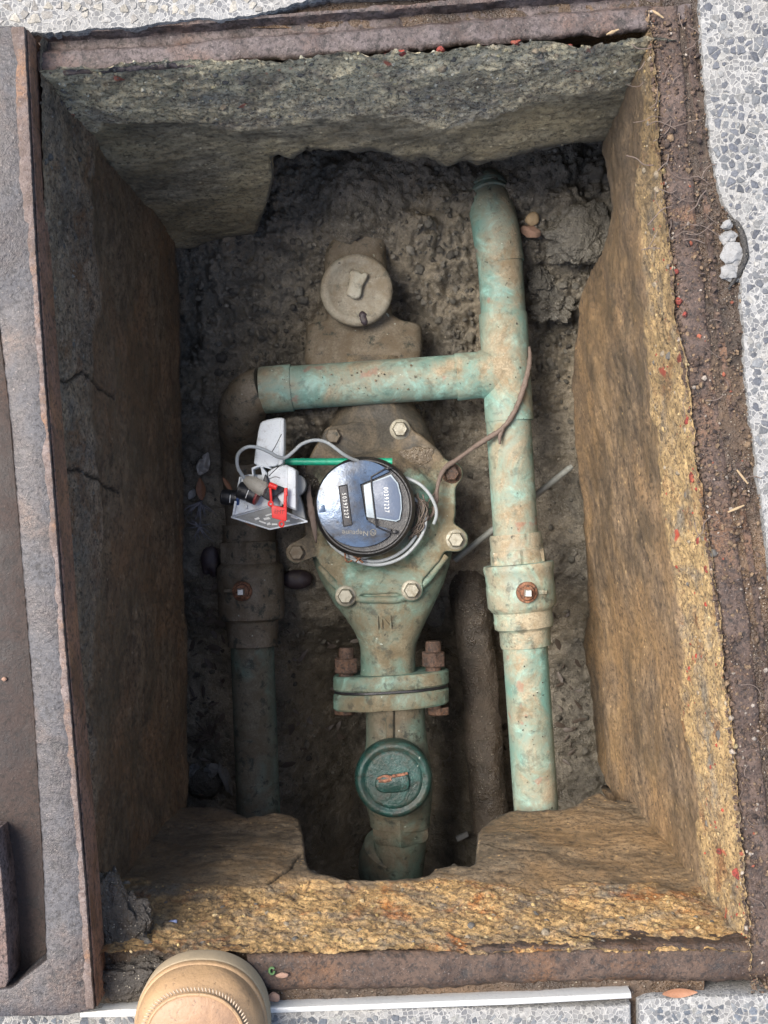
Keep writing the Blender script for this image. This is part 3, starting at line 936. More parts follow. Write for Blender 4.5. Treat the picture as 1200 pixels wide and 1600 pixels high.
l_root, l_front, l_mask = build_wall('concrete_wall', 'y', -1, yl, 0.118,
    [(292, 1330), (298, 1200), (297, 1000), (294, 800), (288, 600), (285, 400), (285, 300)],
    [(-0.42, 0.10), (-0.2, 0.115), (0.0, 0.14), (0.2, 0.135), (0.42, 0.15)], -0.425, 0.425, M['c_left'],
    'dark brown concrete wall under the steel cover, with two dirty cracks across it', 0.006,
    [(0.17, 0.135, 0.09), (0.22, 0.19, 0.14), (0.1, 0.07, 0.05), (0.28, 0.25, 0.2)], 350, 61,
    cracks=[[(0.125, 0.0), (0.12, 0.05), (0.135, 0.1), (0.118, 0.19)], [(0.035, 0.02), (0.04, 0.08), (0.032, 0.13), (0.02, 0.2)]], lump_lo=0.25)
yr = [(-0.45, 0.333), (-0.343, 0.323), (-0.115, 0.303), (0.057, 0.280), (0.17, 0.263), (0.343, 0.246), (0.45, 0.236)]
r_root, r_front, r_mask = build_wall('concrete_wall', 'y', 1, yr, 0.06,
    [(985, 1330), (950, 1240), (930, 1225), (922, 1180), (915, 1120), (913, 1060), (903, 1005), (912, 960), (908, 900), (906, 800), (898, 700), (892, 600), (898, 500), (912, 440), (935, 395), (945, 330), (930, 240), (940, 150)],
    [(-0.42, 0.15), (-0.2, 0.15), (0.0, 0.13), (0.15, 0.12), (0.3, 0.09), (0.42, 0.05)], -0.408, 0.44, M['c_right'],
    'sunlit brown concrete wall on the right with a golden pebbly top band flecked red', 0.007,
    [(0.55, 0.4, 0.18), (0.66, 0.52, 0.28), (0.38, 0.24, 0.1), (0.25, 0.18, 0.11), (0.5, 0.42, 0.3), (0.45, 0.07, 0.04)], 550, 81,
    grime_shade=[(-.3, 0), (-.05, .1), (.1, .4), (.3, .7), (.44, 1)], cracks=[[(0.035, 0.275), (0.012, 0.262), (-0.01, 0.245), (-0.035, 0.238), (-0.065, 0.215)], [(0.19, 0.075), (0.178, 0.058), (0.165, 0.06), (0.15, 0.045)], [(-0.16, 0.24), (-0.2, 0.225), (-0.27, 0.2)]])

# red paint and brick patches stuck in the pebbly bands
M['redpatch'] = m_rust('red_patch', (0.16, 0.035, 0.025), (0.34, 0.055, 0.04), (0.3, 0.1, 0.05), spots=0.3, scale=4)
for root_, axis_, sign_, tab_, bat_, items in (
        (n_root, 'x', 1, yt, 0.155, [(608, 92, 9, 3), (628, 88, 11, 4), (688, 84, 7, 6), (697, 98, 4, 5), (806, 72, 9, 4), (890, 78, 5, 3), (330, 122, 7, 3), (285, 130, 4, 3)]),
        (r_root, 'y', 1, yr, 0.06, [(1052, 425, 4, 5), (1056, 470, 5, 6), (1060, 560, 5, 10), (1066, 492, 4, 5), (1078, 745, 6, 9), (1090, 845, 5, 8), (1103, 890, 7, 7), (1086, 765, 4, 4), (1150, 1365, 9, 8), (1120, 1330, 4, 5), (1072, 655, 6, 8)])):
    for k, (px, py, ra, rb) in enumerate(items):
        c_ = (800 - py) if axis_ == 'x' else (px - 600)
        run0 = ((px - 600) if axis_ == 'x' else (800 - py)) * CAM_H / FPX
        tp = float(lerp_tab(tab_, np.array([run0]))[0])
        d_ = max(0.004, (tp - c_ * CAM_H / FPX) / (bat_ + c_ / FPX))
        q_ = P(px, py, -d_)
        bv, bf = ICO2
        v_ = bv * (1 + 0.7 * fbm(bv + k * 3.3, 1.6, 3, k)[:, None])
        v_ = v_ * np.array([ra, rb, 2 * (ra + rb) * 0.4]) * 0.00057
        if axis_ == 'x': v_[:, 1] += 0.0028
        else: v_[:, 0] += 0.0022
        obj('red_patch', (v_ + np.array(q_), bf), M['redpatch'], root_, angle=35)

# ------------------------------------------------------------------ PIT FLOOR
def floor_h(x, y):
    p = np.stack([x, y, np.zeros_like(x)], -1)
    h = np.full_like(x, -0.60)
    h = h + 0.13 * sstep(0.17, 0.43, y) * (1 - 0.15 * sstep(0.0, -0.2, x))
    h = h + 0.03 * sstep(0.02, 0.14, y)
    h = h - 0.10 * sstep(-0.04, -0.26, y)
    h = h - 0.16 * sstep(-0.12, -0.28, y) * sstep(0.17, 0.0, np.abs(x - 0.0))
    h = h + 0.035 * np.exp(-(((x + 0.03) / 0.05) ** 2 + ((y - 0.37) / 0.06) ** 2))       # earth over the main
    h = h - 0.03 * np.exp(-(((x + 0.03) / 0.08) ** 2 + ((y - 0.27) / 0.05) ** 2))
    h = h + 0.03 * np.exp(-(((x + 0.05) / 0.10) ** 2 + ((y - 0.12) / 0.05) ** 2))
    h = h + 0.085 * np.exp(-(((x + 0.012) / 0.06) ** 2 + ((y - 0.135) / 0.035) ** 2)) + 0.06 * np.exp(-(((x + 0.12) / 0.05) ** 2 + ((y - 0.10) / 0.05) ** 2))
    h = h - 0.05 * np.exp(-(((x - 0.14) / 0.03) ** 2 + ((y - 0.425) / 0.025) ** 2))
    out = np.maximum(np.maximum(sstep(0.40, 0.46, np.abs(x)), sstep(0.50, 0.56, y)), sstep(-0.52, -0.6, y))
    crumb = sstep(-0.02, 0.22, y + fbm(p, 9, 3, 77) * 0.10)
    h = h + fbm(p, 7, 3, 71) * 0.018 + fbm(p, 20, 6, 72, 0.62) * 0.018
    bl = billow(p + fbm(p, 30, 3, 79)[..., None] * 0.012, 26, 5, 73, 0.6)
    h = h + crumb * ((bl - 0.3) * 0.04 * (0.35 + 1.3 * sstep(-0.25, 0.25, fbm(p, 12, 2, 99))) + (billow(p, 95, 3, 74, 0.6) - 0.3) * 0.013)
    h = h + (1 - crumb) * (fbm(p, 60, 3, 75) * 0.003)
    h = h * (1 - out) + (-0.05) * out
    return h


fx = np.linspace(-0.5, 0.5, 460); fy = np.linspace(-0.62, 0.6, 560)
X, Y = np.meshgrid(fx, fy, indexing='ij')
H = floor_h(X, Y)
gpos = np.stack([X, Y, H], -1)
pit_floor = obj('pit_floor', (gpos.reshape(-1, 3), grid_faces(460, 560)[:, ::-1]), M['soil'], angle=180)
setp(pit_floor, kind='structure')


def fh(px, py, z=-0.6):
    """height of the floor on the ray through a pixel"""
    for _ in range(8):
        p = P(px, py, z)
        z = float(floor_h(np.array([p[0]]), np.array([p[1]]))[0])
    return z


# crumbs of earth, gravel on the floor
r = np.random.default_rng(9)
N = 9000
cx = r.uniform(-0.29, 0.29, N); cy = r.uniform(-0.40, 0.46, N)
keep = r.random(N) < 0.6 * (0.22 + 0.78 * sstep(0.05, 0.25, cy))
cx, cy = cx[keep], cy[keep]
sz = np.clip(r.lognormal(math.log(0.0022), 0.5, len(cx)), 0.001, 0.009)
cz = floor_h(cx, cy) + sz * 0.3
base = np.array([(0.17, 0.158, 0.13), (0.24, 0.22, 0.18), (0.11, 0.1, 0.082), (0.2, 0.18, 0.14)])
cols = base[r.integers(4, size=len(cx))] * r.uniform(0.8, 1.2, (len(cx), 1))
pale = r.random(len(cx)) < 0.05
cols[pale] = (0.38, 0.34, 0.27); sz[pale] *= 0.7
g, t = lumps(np.stack([cx, cy, cz], 1), sz, cols, ICO2, 0.4, seed=4)
crumbs = obj('soil_crumbs', g, M['clodt'], angle=50, tint=t)
setp(crumbs, 'loose crumbs of dark earth and grit strewn over the pit floor', 'gravel', kind='stuff')

# ------------------------------------------------------------------ STEEL FRAME
def rail(name, pts_px, prof, mat, parent, seed, amp=0.0016, normal_side=1, label=None, step=0.003, endround=True):
    """pts_px: inner edge path at z=0; prof: (distance outwards, z) list"""
    pts = [P(a, b, 0) for a, b in pts_px]
    seg = []
    for i in range(len(pts) - 1):
        m = max(1, int((pts[i + 1] - pts[i]).length / step))
        for k in range(m): seg.append(pts[i].lerp(pts[i + 1], k / m))
    seg.append(pts[-1])
    n = len(seg)
    # dense profile
    pr = []
    for i in range(len(prof) - 1):
        a, b = prof[i], prof[i + 1]
        m = max(1, int(math.hypot(b[0] - a[0], b[1] - a[1]) / 0.003))
        for k in range(m): pr.append((a[0] + (b[0] - a[0]) * k / m, a[1] + (b[1] - a[1]) * k / m))
    pr.append(prof[-1])
    g = np.zeros((n, len(pr), 3))
    for i in range(n):
        t = (seg[min(i + 3, n - 1)] - seg[max(i - 3, 0)]).normalized()
        nn = Vector((-t.y, t.x, 0)) * normal_side
        for j, (o, z) in enumerate(pr):
            q = seg[i] + nn * o
            g[i, j] = (q.x, q.y, z)
    nr = grid_normals(g)
    if nr[n // 2, :, 2].mean() < 0: nr = -nr
    d = fbm(g, 40, 4, seed) * amp + (billow(g, 140, 3, seed + 1) - 0.3) * amp * 0.9
    edge = fbm(g * np.array([1, 1, 0]), 55, 3, seed + 2)
    g = g + nr * d[..., None]
    f = grid_faces(n, len(pr))
    nrm = np.cross(g[1, 0] - g[0, 0], g[0, 1] - g[0, 0])
    mid = g[n // 2:n // 2 + 2, len(pr) // 2: len(pr) // 2 + 2]
    nm = np.cross(mid[0, 1] - mid[0, 0], mid[1, 0] - mid[0, 0])
    if nm[2] < 0: f = f[:, ::-1]
    fl = [tuple(q) for q in f]
    L = len(pr)
    fl.append(tuple(range(L))); fl.append(tuple(reversed([(n - 1) * L + k for k in range(L)])))
    return obj(name, (g.reshape(-1, 3), fl), mat, parent, angle=70, label=label)


frame = thing('steel_surround', 'rusted steel angle surround let into the pavement along three sides of the pit', 'surround', P(1100, 100, -0.02))
rail('rail', [(40, 116), (200, 108), (400, 92), (600, 78), (800, 62), (1000, 45), (1085, 38)],
     [(0.010, -0.05), (0.006, -0.018), (0.001, -0.011), (0.004, -0.006), (0.020, -0.006), (0.023, -0.010), (0.026, -0.017), (0.034, -0.017), (0.037, -0.004), (0.041, -0.004), (0.042, -0.05)],
     M['rail_n'], frame, 101, 0.003, 1, 'rusty grey-purple rail with a groove, across the far end')
rail('rail', [(1012, 10), (1021, 110), (1039, 300), (1059, 500), (1088, 700), (1106, 850), (1129, 1000), (1147, 1200), (1164, 1400), (1171, 1490)],
     [(0.008, -0.05), (0.002, -0.016), (0.001, -0.008), (0.006, -0.004), (0.026, -0.005), (0.030, -0.012), (0.033, -0.012), (0.035, -0.006), (0.040, -0.007), (0.042, -0.05)],
     M['rail_r'], frame, 111, 0.0030, 1, 'crusted brown rail down the right-hand side')
rail('rail', [(385, 1493), (430, 1490), (600, 1488), (900, 1478), (1100, 1476), (1230, 1470)],
     [(0.004, -0.05), (0.001, -0.012), (0.002, -0.006), (0.007, -0.003), (0.026, -0.004), (0.032, -0.006), (0.037, -0.013), (0.038, -0.05)],
     M['rail_s'], frame, 121, 0.0036, -1, 'brown rusty rail across the near end, broken off beside the boot')

# earth packed round the frame (ring under the pavement edge)
def packed(name, x0, x1, y0, y1, z, seed, amp=0.004, follow=None):
    nx = int((x1 - x0) / 0.0022); ny = int((y1 - y0) / 0.0022)
    gx, gy = np.meshgrid(np.linspace(x0, x1, nx), np.linspace(y0, y1, ny), indexing='ij')
    if follow is not None:
        lo = np.interp(gy, [a for a, b in follow], [b for a, b in follow]) + 0.014
        gx = lo + (gx - x0) / (x1 - x0) * (x1 - lo)
    p = np.stack([gx, gy, np.zeros_like(gx)], -1)
    h = z + fbm(p, 30, 4, seed) * amp + (billow(p, 120, 3, seed + 1) - .3) * amp * 1.3
    p[..., 2] = h
    v = p.reshape(-1, 3)
    f = [tuple(q) for q in grid_faces(nx, ny)[:, ::-1]]
    # skirt and base
    per = [i * ny for i in range(nx)] + [(nx - 1) * ny + j for j in range(1, ny)] + [i * ny + ny - 1 for i in range(nx - 2, -1, -1)] + [j for j in range(ny - 2, 0, -1)]
    k = len(v); low = v[per].copy(); low[:, 2] = -0.06
    v = np.concatenate([v, low])
    n = len(per)
    for i in range(n):
        f.append((per[i], k + i, k + (i + 1) % n, per[(i + 1) % n]))
    f.append(tuple(k + i for i in range(n)))
    return obj(name, (v, f), M['topdirt'], angle=70), p


pk, pk_r = packed('packed_earth', 0.290, 0.40, -0.46, 0.47, -0.0075, 131, 0.0035, follow=yr)
setp(pk, kind='structure')
pk2, pk_s = packed('packed_earth', -0.345, 0.289, -0.475, -0.418, -0.014, 141, 0.003)
setp(pk2, kind='structure')
pk3, pk_n = packed('packed_earth', -0.345, 0.289, 0.438, 0.485, -0.017, 151, 0.003)
setp(pk3, kind='structure')
# broken concrete corner where the near rail is missing
crn, _ = packed('packed_earth', -0.300, -0.105, -0.445, -0.393, -0.020, 161, 0.006)
setp(crn, kind='structure')

# grit, fine roots on the right-hand rail
r = np.random.default_rng(19)
N = 5000
gy = r.uniform(-0.44, 0.45, N)
rail_in = np.interp(gy, [a for a, b in yr], [b for a, b in yr])
gx = rail_in + np.where(r.random(N) < 0.45, r.exponential(0.007, N) - 0.002, r.uniform(0.004, 0.062, N))
gs = np.clip(r.lognormal(math.log(0.0011), 0.5, N), 0.0005, 0.0045)
pal = np.array([(0.09, 0.06, 0.045), (0.15, 0.1, 0.07), (0.22, 0.15, 0.09), (0.05, 0.035, 0.03), (0.35, 0.3, 0.25), (0.3, 0.09, 0.05)])
g, t = lumps(np.stack([gx, gy, np.full(N, -0.004)], 1), gs, pal[r.choice(6, N, p=[.28, .3, .24, .12, .052, .008])] * r.uniform(.8, 1.2, (N, 1)), ICO1, 0.35, seed=8)
grit = obj('grit', g, M['clodt'], angle=50, tint=t)
setp(grit, 'brown grit and rust flakes lying along the right rail', 'gravel', kind='stuff')

gs_, fr = [], []
for i in range(60):
    yy = random.uniform(-0.4, 0.46) if i > 30 else random.uniform(0.22, 0.44)
    xx = float(np.interp(yy, [a for a, b in yr], [b for a, b in yr])) + random.uniform(-0.012, 0.04)
    a = random.uniform(0, 6.28); L = random.uniform(0.008, 0.03)
    p = Vector((xx, yy, random.uniform(-0.002, 0.001)))
    pts = [p]
    for k in range(3):
        a += random.uniform(-0.8, 0.8)
        pts.append(pts[-1] + Vector((math.cos(a), math.sin(a), random.uniform(-.15, .1))) * L / 3)
    gs_.append(tube(pts, random.uniform(0.0002, 0.0006), 5, 4))
o = obj('fine_roots', merge(*gs_), M['twig'], angle=180)
setp(o, 'fine dead roots and fibres tangled on the right rail and upper corner', 'roots', kind='stuff')

# ------------------------------------------------------------------ STEEL COVER (left)
cov = thing('steel_cover', 'heavy rusted steel cover lying along the left side, its pan recessed between flanges', 'cover', P(20, 800, 0.0))
zt = 0.030


def gridslab(poly_fn, nu, nv, z, thick, seed, amp):
    pass


def edge_slab(pts, z0, z1, seed, jag=0.0012, step=0.004, bev=0.002):
    w = []
    n = len(pts)
    for i in range(n):
        a, b = P(*pts[i], z1), P(*pts[(i + 1) % n], z1)
        m = max(1, int((b - a).length / step))
        for k in range(m):
            q = a.lerp(b, k / m)
            w.append((q.x + random.uniform(-jag, jag), q.y + random.uniform(-jag, jag)))
    return prism(w, z0, z1, bev)


# flange: x from groove to the pit edge
obj('flange', edge_slab([(-120, 41), (38, 40), (46, 200), (56, 400), (70, 600), (86, 800), (101, 1000), (118, 1200), (133, 1380), (147, 1578), (100, 1588), (-120, 1590), (-120, 1545), (15, 1545), (72, 1500), (68, 1380), (52, 1100), (36, 900), (14, 640), (-2, 500), (-120, 500)], -0.018, zt, 3, 0.0005, bev=0.0018), M['cover'], cov)
er = []
for k in range(300):
    y = 42 + (1576 - 42) * k / 299; er.append((float(np.interp(y, [41, 200, 400, 600, 800, 1000, 1200, 1380, 1578], [38, 46, 56, 70, 86, 101, 118, 133, 147])) + random.uniform(-.6, .4), y))
el_ = [(a - 9 - 12 * float(fbm(np.array([[k * 0.09, 0.3, 0.1]]), 1.0, 5, 8, 0.8)[0]) - (9 if k < 60 else 0), b) for k, (a, b) in enumerate(er)]
obj('rust_edge', prism(pxpoly(er + el_[::-1], zt), zt - 0.003, zt + 0.0006, 0.0005), M['edge_rust'], cov, label='pale crusted rust along the pit-side edge')
obj('edge_web', prism(pxpoly([(31, 41), (37.5, 41), (45.5, 200), (55.5, 400), (69.5, 600), (85.5, 800), (100.5, 1000), (117.5, 1200), (132.5, 1380), (146, 1576), (139, 1577), (125, 1380), (109, 1200), (93, 1000), (77, 800), (61, 600), (47, 400), (37, 200)], zt), -0.026, -0.0181, 0.001), M['cover_side'], cov)
obj('side_face', prism(pxpoly([(37.6, 42), (41, 42), (49, 200), (59, 400), (73, 600), (89, 800), (104, 1000), (121, 1200), (136, 1380), (149.5, 1577), (146.5, 1577), (132.5, 1380), (117.5, 1200), (100.5, 1000), (85.5, 800), (69.5, 600), (55.5, 400), (45.5, 200)], zt), -0.019, 0.024, 0.001), M['cover_side'], cov, label='brown rusted side of the cover facing the pit')
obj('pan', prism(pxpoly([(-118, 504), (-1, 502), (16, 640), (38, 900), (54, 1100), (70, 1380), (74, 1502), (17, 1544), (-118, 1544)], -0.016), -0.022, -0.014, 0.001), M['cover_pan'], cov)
obj('stiffener', prism(pxpoly([(-60, 1290), (-8, 1300), (2, 1360), (9, 1440), (14, 1530), (8, 1545), (-60, 1545)], 0.026), -0.0135, 0.0265, 0.0010), M['stiff'], cov)
o = stone('pebble', 7, 1061, -0.012, 0.0032, M['brick'], 'tiny orange pebble resting on the dark pan of the steel cover', 'pebble', seed=5)

# ------------------------------------------------------------------ WHITE METAL STRIP
o = obj('metal_strip', prism(pxpoly([(125, 1582), (180, 1577), (300, 1576), (430, 1574), (600, 1568), (800, 1560), (986, 1551), (987, 1560), (800, 1570), (600, 1577), (430, 1583), (300, 1587), (125, 1590)], 0.004), -0.02, 0.0045, 0.001), M['strip'])
setp(o, 'narrow pale metal strip along the near edge, passing under the boot', 'strip')

# ------------------------------------------------------------------ BYPASS PIPE
ZR = -0.450
RP = 0.0275
bp = thing('bypass_pipe', 'green weathered copper bypass pipe branching over the meter line to the left leg', 'pipe', P(800, 600, ZR - 0.03))


def pw(px, z): return S(px, z)


obj('pipe_run', lathe(P(781, 402, ZR), P(787, 495, ZR), [(0, RP), (1, RP)], 48, noise=0.0005), M['pipe'], bp)
# end elbow that turns down into the earth
el = [P(783, 412, ZR), P(777, 375, ZR), P(772, 345, ZR - 0.003), P(766, 322, ZR - 0.012), P(760, 306, ZR - 0.028), P(755, 292, ZR - 0.055), P(754, 288, ZR - 0.09)]
obj('elbow', tube(el, [RP + .0012, RP + .0016, RP + .0012, RP, RP, RP, RP], 40, 6), M['pipe'], bp)
for k, (t0, rr) in enumerate([(0, 0.0305), (1, 0.0318), (2, 0.0312)]):
    a = P(764 - 3.2 * k, 317 - 6.5 * k, ZR - 0.017 - 0.008 * k); b = P(760.5 - 3.2 * k, 308 - 6.5 * k, ZR - 0.024 - 0.008 * k)
    obj('collar', lathe(a, b, [(0, RP), (0.12, rr), (0.6, rr), (1, RP)], 44), M['pipe'], bp)
# tee
tee = merge(lathe(P(786, 490, ZR), P(796, 658, ZR), [(0, 0.0278), (0.0, 0.0293), (0.03, 0.0298), (0.5, 0.0292), (0.97, 0.0298), (1, 0.0293), (1.0, 0.0278)], 52, noise=0.0005),
            lathe(P(792, 582, ZR), P(712, 589, ZR), [(0, 0.024), (0.42, 0.0280), (0.62, 0.0287), (0.97, 0.0291), (1, 0.0284), (1.0, 0.0262)], 48, noise=0.0005),
            lathe(P(792, 582, ZR), P(745, 586, ZR), [(0, 0.0285), (0.55, 0.0305), (0.85, 0.0296), (1, 0.027)], 48))
obj('tee', tee, M['pipe'], bp)
obj('cross_pipe', lathe(P(722, 588, ZR), P(440, 607, ZR - 0.004), [(0, 0.0270), (1, 0.0270)], 48, noise=0.0005), M['pipe'], bp)
cl = merge(lathe(P(457, 606, ZR - 0.004), P(408, 610, ZR - 0.006), [(0, 0.0272), (0.0, 0.0288), (0.04, 0.0292), (0.9, 0.0290), (1, 0.028)], 48, noise=0.0004))
obj('collar', cl, M['pipe'], bp)
obj('elbow', tube([P(412, 610, ZR - 0.006), P(396, 616, ZR - 0.010), P(382, 632, ZR - 0.024), P(377, 655, ZR - 0.05), P(378, 680, ZR - 0.085), P(381, 705, ZR - 0.12)], [0.0284, 0.0292, 0.0298, 0.0298, 0.0292, 0.029], 44, 7), M['muddy'], bp, label='mud-covered elbow turning down to the left leg')
obj('pipe_run', lathe(P(794, 650, ZR), P(806, 840, ZR), [(0, RP), (1, RP)], 48, noise=0.0005), M['pipe'], bp)
obj('pipe_run', lathe(P(820, 1005, ZR), P(840, 1300, ZR - 0.01), [(0, 0.0275), (1, 0.0275)], 48, noise=0.0006), M['pipe'], bp)
ZL = -0.575
obj('left_leg', lathe(P(394, 1005, ZL), P(405, 1300, ZL - 0.01), [(0, 0.0287), (1, 0.0287)], 48, noise=0.0007), M['oldpipe'], bp, label='left leg of the bypass, dark and mud-stained')
obj('left_leg', lathe(P(379, 700, ZL), P(391, 850, ZL), [(0, 0.0295), (1, 0.0295)], 40, noise=0.0007), M['muddy'], bp, label='mud-caked upper end of the left leg')
# little mortar and soil dabs clinging on the pipe: joined
dabs, dt = [], []
for i in range(70):
    t = random.random(); q = P(781 + 60 * t, 330 + 900 * t, ZR)
    a = random.uniform(-0.7, 0.7)
    dabs.append((q.x + math.sin(a) * 0.0277, q.y, ZR + math.cos(a) * 0.0277))
for i in range(40):
    t = random.random(); q = P(440 + 280 * t, 607 - 19 * t, ZR)
    a = random.uniform(-0.6, 0.6)
    dabs.append((q.x, q.y + math.sin(a) * 0.0272, ZR + math.cos(a) * 0.0272))
dabs = [d for d in dabs if not (850 < 800 - d[1] * FPX / (CAM_H - ZR) < 1005)]
g, t = lumps(dabs, np.random.default_rng(2).uniform(0.0006, 0.0018, len(dabs)), np.array([(0.05, 0.05, 0.04), (0.25, 0.19, 0.12), (0.1, 0.09, 0.07)])[np.random.default_rng(2).integers(3, size=len(dabs))], ICO1, 0.4, flat=(0.3, 1), seed=3)
obj('dirt_specks', g, M['clodt'], bp, tint=t, kind='stuff')

# ------------------------------------------------------------------ VALVES ON THE BYPASS
def curb_valve(name, c0, c1, prof, hexes, z, mat, label, stem_px, stem_h, pin, group=None, stemside=1):
    v = thing(name, label, 'valve', P((c0[0] + c1[0]) / 2, (c0[1] + c1[1]) / 2, z - 0.045), group)
    a, b = P(*c0, z), P(*c1, z)
    L = c1[1] - c0[1]
    obj('valve_body', lathe(a, b, [((y - c0[1]) / L, S(w, z) / 2) for y, w in prof], 56, noise=0.0005), mat, v)
    for (y0, y1, w) in hexes:
        t0, t1 = (y0 - c0[1]) / L, (y1 - c0[1]) / L
        rr = S(w, z) / 2
        obj('hex_nut', lathe(a.lerp(b, t0), a.lerp(b, t1), [(0, rr * .9), (0.03, rr), (0.97, rr), (1, rr * .9)], 48, flat=6), mat, v)
    s = P(*stem_px, z + 0.035)
    base = Vector((s.x, s.y, z + 0.030))
    top = base + Vector((0, 0, stem_h))
    bs = merge(lathe(base, base.lerp(top, 0.5), [(0, 0.016), (0.3, 0.0155), (0.35, 0.0135), (0.62, 0.0135), (0.65, 0.0128), (0.95, 0.0125), (1, 0.0115)], 32, noise=0.0004))
    obj('stem_packing', bs, M['stem_rust'], v)
    obj('stem_washer', lathe(base.lerp(top, 0.5), base.lerp(top, 0.62), [(0, 0.0092), (0.5, 0.0095), (1, 0.0085)], 28, noise=0.0003), M['stem_rust'], v)
    obj('stem_head', lathe(base.lerp(top, 0.6), top, [(0, 0.0052), (0.05, 0.0056), (0.9, 0.0054), (1, 0.0046)], 32, flat=4), M['nut'], v)
    pn = Vector((base.x + pin * 0.019, base.y, base.z + 0.006))
    obj('stop_pin', box(pn, (0.012, 0.005, 0.006), bev=0.001), mat, v)
    return v


vr = curb_valve('bypass_valve', (805, 832), (822, 1012),
    [(834, 72), (834, 80), (838, 82), (858, 82), (859, 84), (880, 86), (881, 108), (884, 111), (892, 110), (895, 107), (912, 106), (914, 107.5), (946, 107.5), (953, 96), (955, 92), (966, 91), (969, 93), (980, 91), (984, 80), (986, 79), (1006, 79), (1010, 77), (1010, 68)],
    [(859, 880, 90)], ZR, M['fitting'], 'dusty tan bypass valve on the right pipe with a rust-ringed square stem', (822, 925), 0.034, 1)
vl = curb_valve('bypass_valve', (389, 818), (395, 1012),
    [(820, 74), (820, 82), (845, 84), (846, 88), (880, 92), (884, 102), (890, 106), (905, 104), (950, 104), (966, 102), (970, 84), (972, 82), (990, 79), (1009, 77), (1010, 70)],
    [(846, 878, 98)], ZL, M['muddy'], 'dark mud-coated bypass valve on the left pipe with a bright square stem', (380, 923), 0.040, -1)

# ------------------------------------------------------------------ OLD BROWN PIPE
pts = [P(716, 840, -0.69), P(724, 875, -0.655), P(733, 925, -0.632), P(742, 1000, -0.62), P(750, 1080, -0.62), P(758, 1180, -0.622), P(766, 1300, -0.63)]
v, f = tube(pts, 0.025, 36, 16)
v = np.array([tuple(a) for a in v]); v = v + fbm(v, 30, 4, 9)[:, None] * np.array([0.006, 0.0, 0.005]) + (billow(v, 90, 3, 8) - .3)[:, None] * np.array([0.003, 0, 0.003])
o = obj('buried_pipe', (v, f), m_soil('caked_pipe', (0.03, 0.024, 0.018), (0.085, 0.068, 0.05), (0.1, 0.075, 0.052)), angle=180)
setp(o, 'earth-caked brown pipe half buried between the lower valve and the right pipe', 'pipe')

# ------------------------------------------------------------------ WATER METER
ZP = -0.452
mt = thing('water_meter', 'green bronze water meter with a round black register at the centre of the pit', 'water meter', P(600, 800, -0.56))


def loft(secs, n=56, p=2.4, noise=0.0008, seed=3, sub=5):
    """secs: (cx_px, y_px, halfwidth_px, z, half height m) measured at z"""
    s = np.array(secs, dtype=float)
    m = len(s); T = np.linspace(0, m - 1, (m - 1) * sub + 1)
    cols = [np.interp(T, np.arange(m), s[:, k]) for k in range(5)]
    # soften
    for k in range(5):
        c = cols[k].copy()
        for _ in range(2):
            c[1:-1] = 0.25 * c[:-2] + 0.5 * c[1:-1] + 0.25 * c[2:]
        cols[k] = c
    vs, fs = [], []
    for i in range(len(T)):
        c = P(cols[0][i], cols[1][i], cols[3][i]); w = S(cols[2][i], cols[3][i])
        for k in range(n):
            a = 2 * math.pi * k / n
            ca, sa = math.cos(a), math.sin(a)
            vs.append((c.x + w * math.copysign(abs(ca) ** (2 / p), ca), c.y, c.z + cols[4][i] * math.copysign(abs(sa) ** (2 / p), sa)))
    m2 = len(T)
    for i in range(m2 - 1):
        for k in range(n):
            fs.append((i * n + k, i * n + (k + 1) % n, (i + 1) * n + (k + 1) % n, (i + 1) * n + k))
    fs.append(tuple(reversed(range(n)))); fs.append(tuple((m2 - 1) * n + k for k in range(n)))
    v = np.array(vs); nz_ = fbm(v, 45, 4, seed) * noise
    v[:, 2] += nz_; v[:, 0] += fbm(v, 50, 3, seed + 1) * noise * 0.6
    return v, fs


lf = loft([(606, 1062, 45, -0.5, 0.036), (606, 1045, 43, -0.5, 0.035), (606, 1010, 43, -0.5, 0.035), (606, 990, 50, -0.5, 0.037), (604, 965, 64, -0.5, 0.04), (600, 940, 80, -0.5, 0.043), (598, 905, 98, -0.5, 0.045), (596, 860, 112, -0.5, 0.043),
                        (594, 780, 112, -0.5, 0.045), (592, 700, 90, -0.5, 0.045), (592, 660, 74, -0.498, 0.048), (588, 630, 56, -0.498, 0.045), (585, 600, 52, -0.5, 0.042), (582, 560, 50, -0.5, 0.04)], 64, 2.3, 0.0012)


def mudf(v):
    v = np.asarray(v); px = 600 + v[:, 0] * FPX / (CAM_H - v[:, 2]); py = 800 - v[:, 1] * FPX / (CAM_H - v[:, 2])
    return np.maximum(sstep(800, 690, py) * (0.35 + 0.65 * sstep(725, 640, px)), sstep(520, 470, px) * sstep(900, 840, py))


obj('meter_body', lf, M['meter'], mt, attrs={'mud': mudf(lf[0])})
# cover plate with bolt lugs: polar mesh of a smooth union
cpx, cpy = 594, 798
plate_px = [(478, 840), (500, 884), (524, 908), (540, 924), (566, 930), (592, 930), (620, 928), (643, 916), (664, 904), (688, 876), (706, 842), (713, 800), (712, 760), (706, 736), (688, 704), (660, 680), (628, 662), (590, 656), (550, 658), (520, 668), (496, 690), (478, 724), (472, 760), (470, 800)]
bolts_px = [(625, 671, 17), (521, 682, 17), (705, 740, 19), (712, 843, 20), (643, 922, 19), (540, 931, 19), (464, 863, 18)]
pp = [Vector(p) for p in plate_px]


def sd_poly(x, y):
    d = 1e9
    ins = inside(plate_px, x, y); p = Vector((x, y)); n = len(pp)
    for i in range(n):
        a, b = pp[i], pp[(i + 1) % n]
        ab = b - a; t = max(0, min(1, (p - a).dot(ab) / ab.dot(ab)))
        d = min(d, (p - a - ab * t).length)
    return -d if ins else d


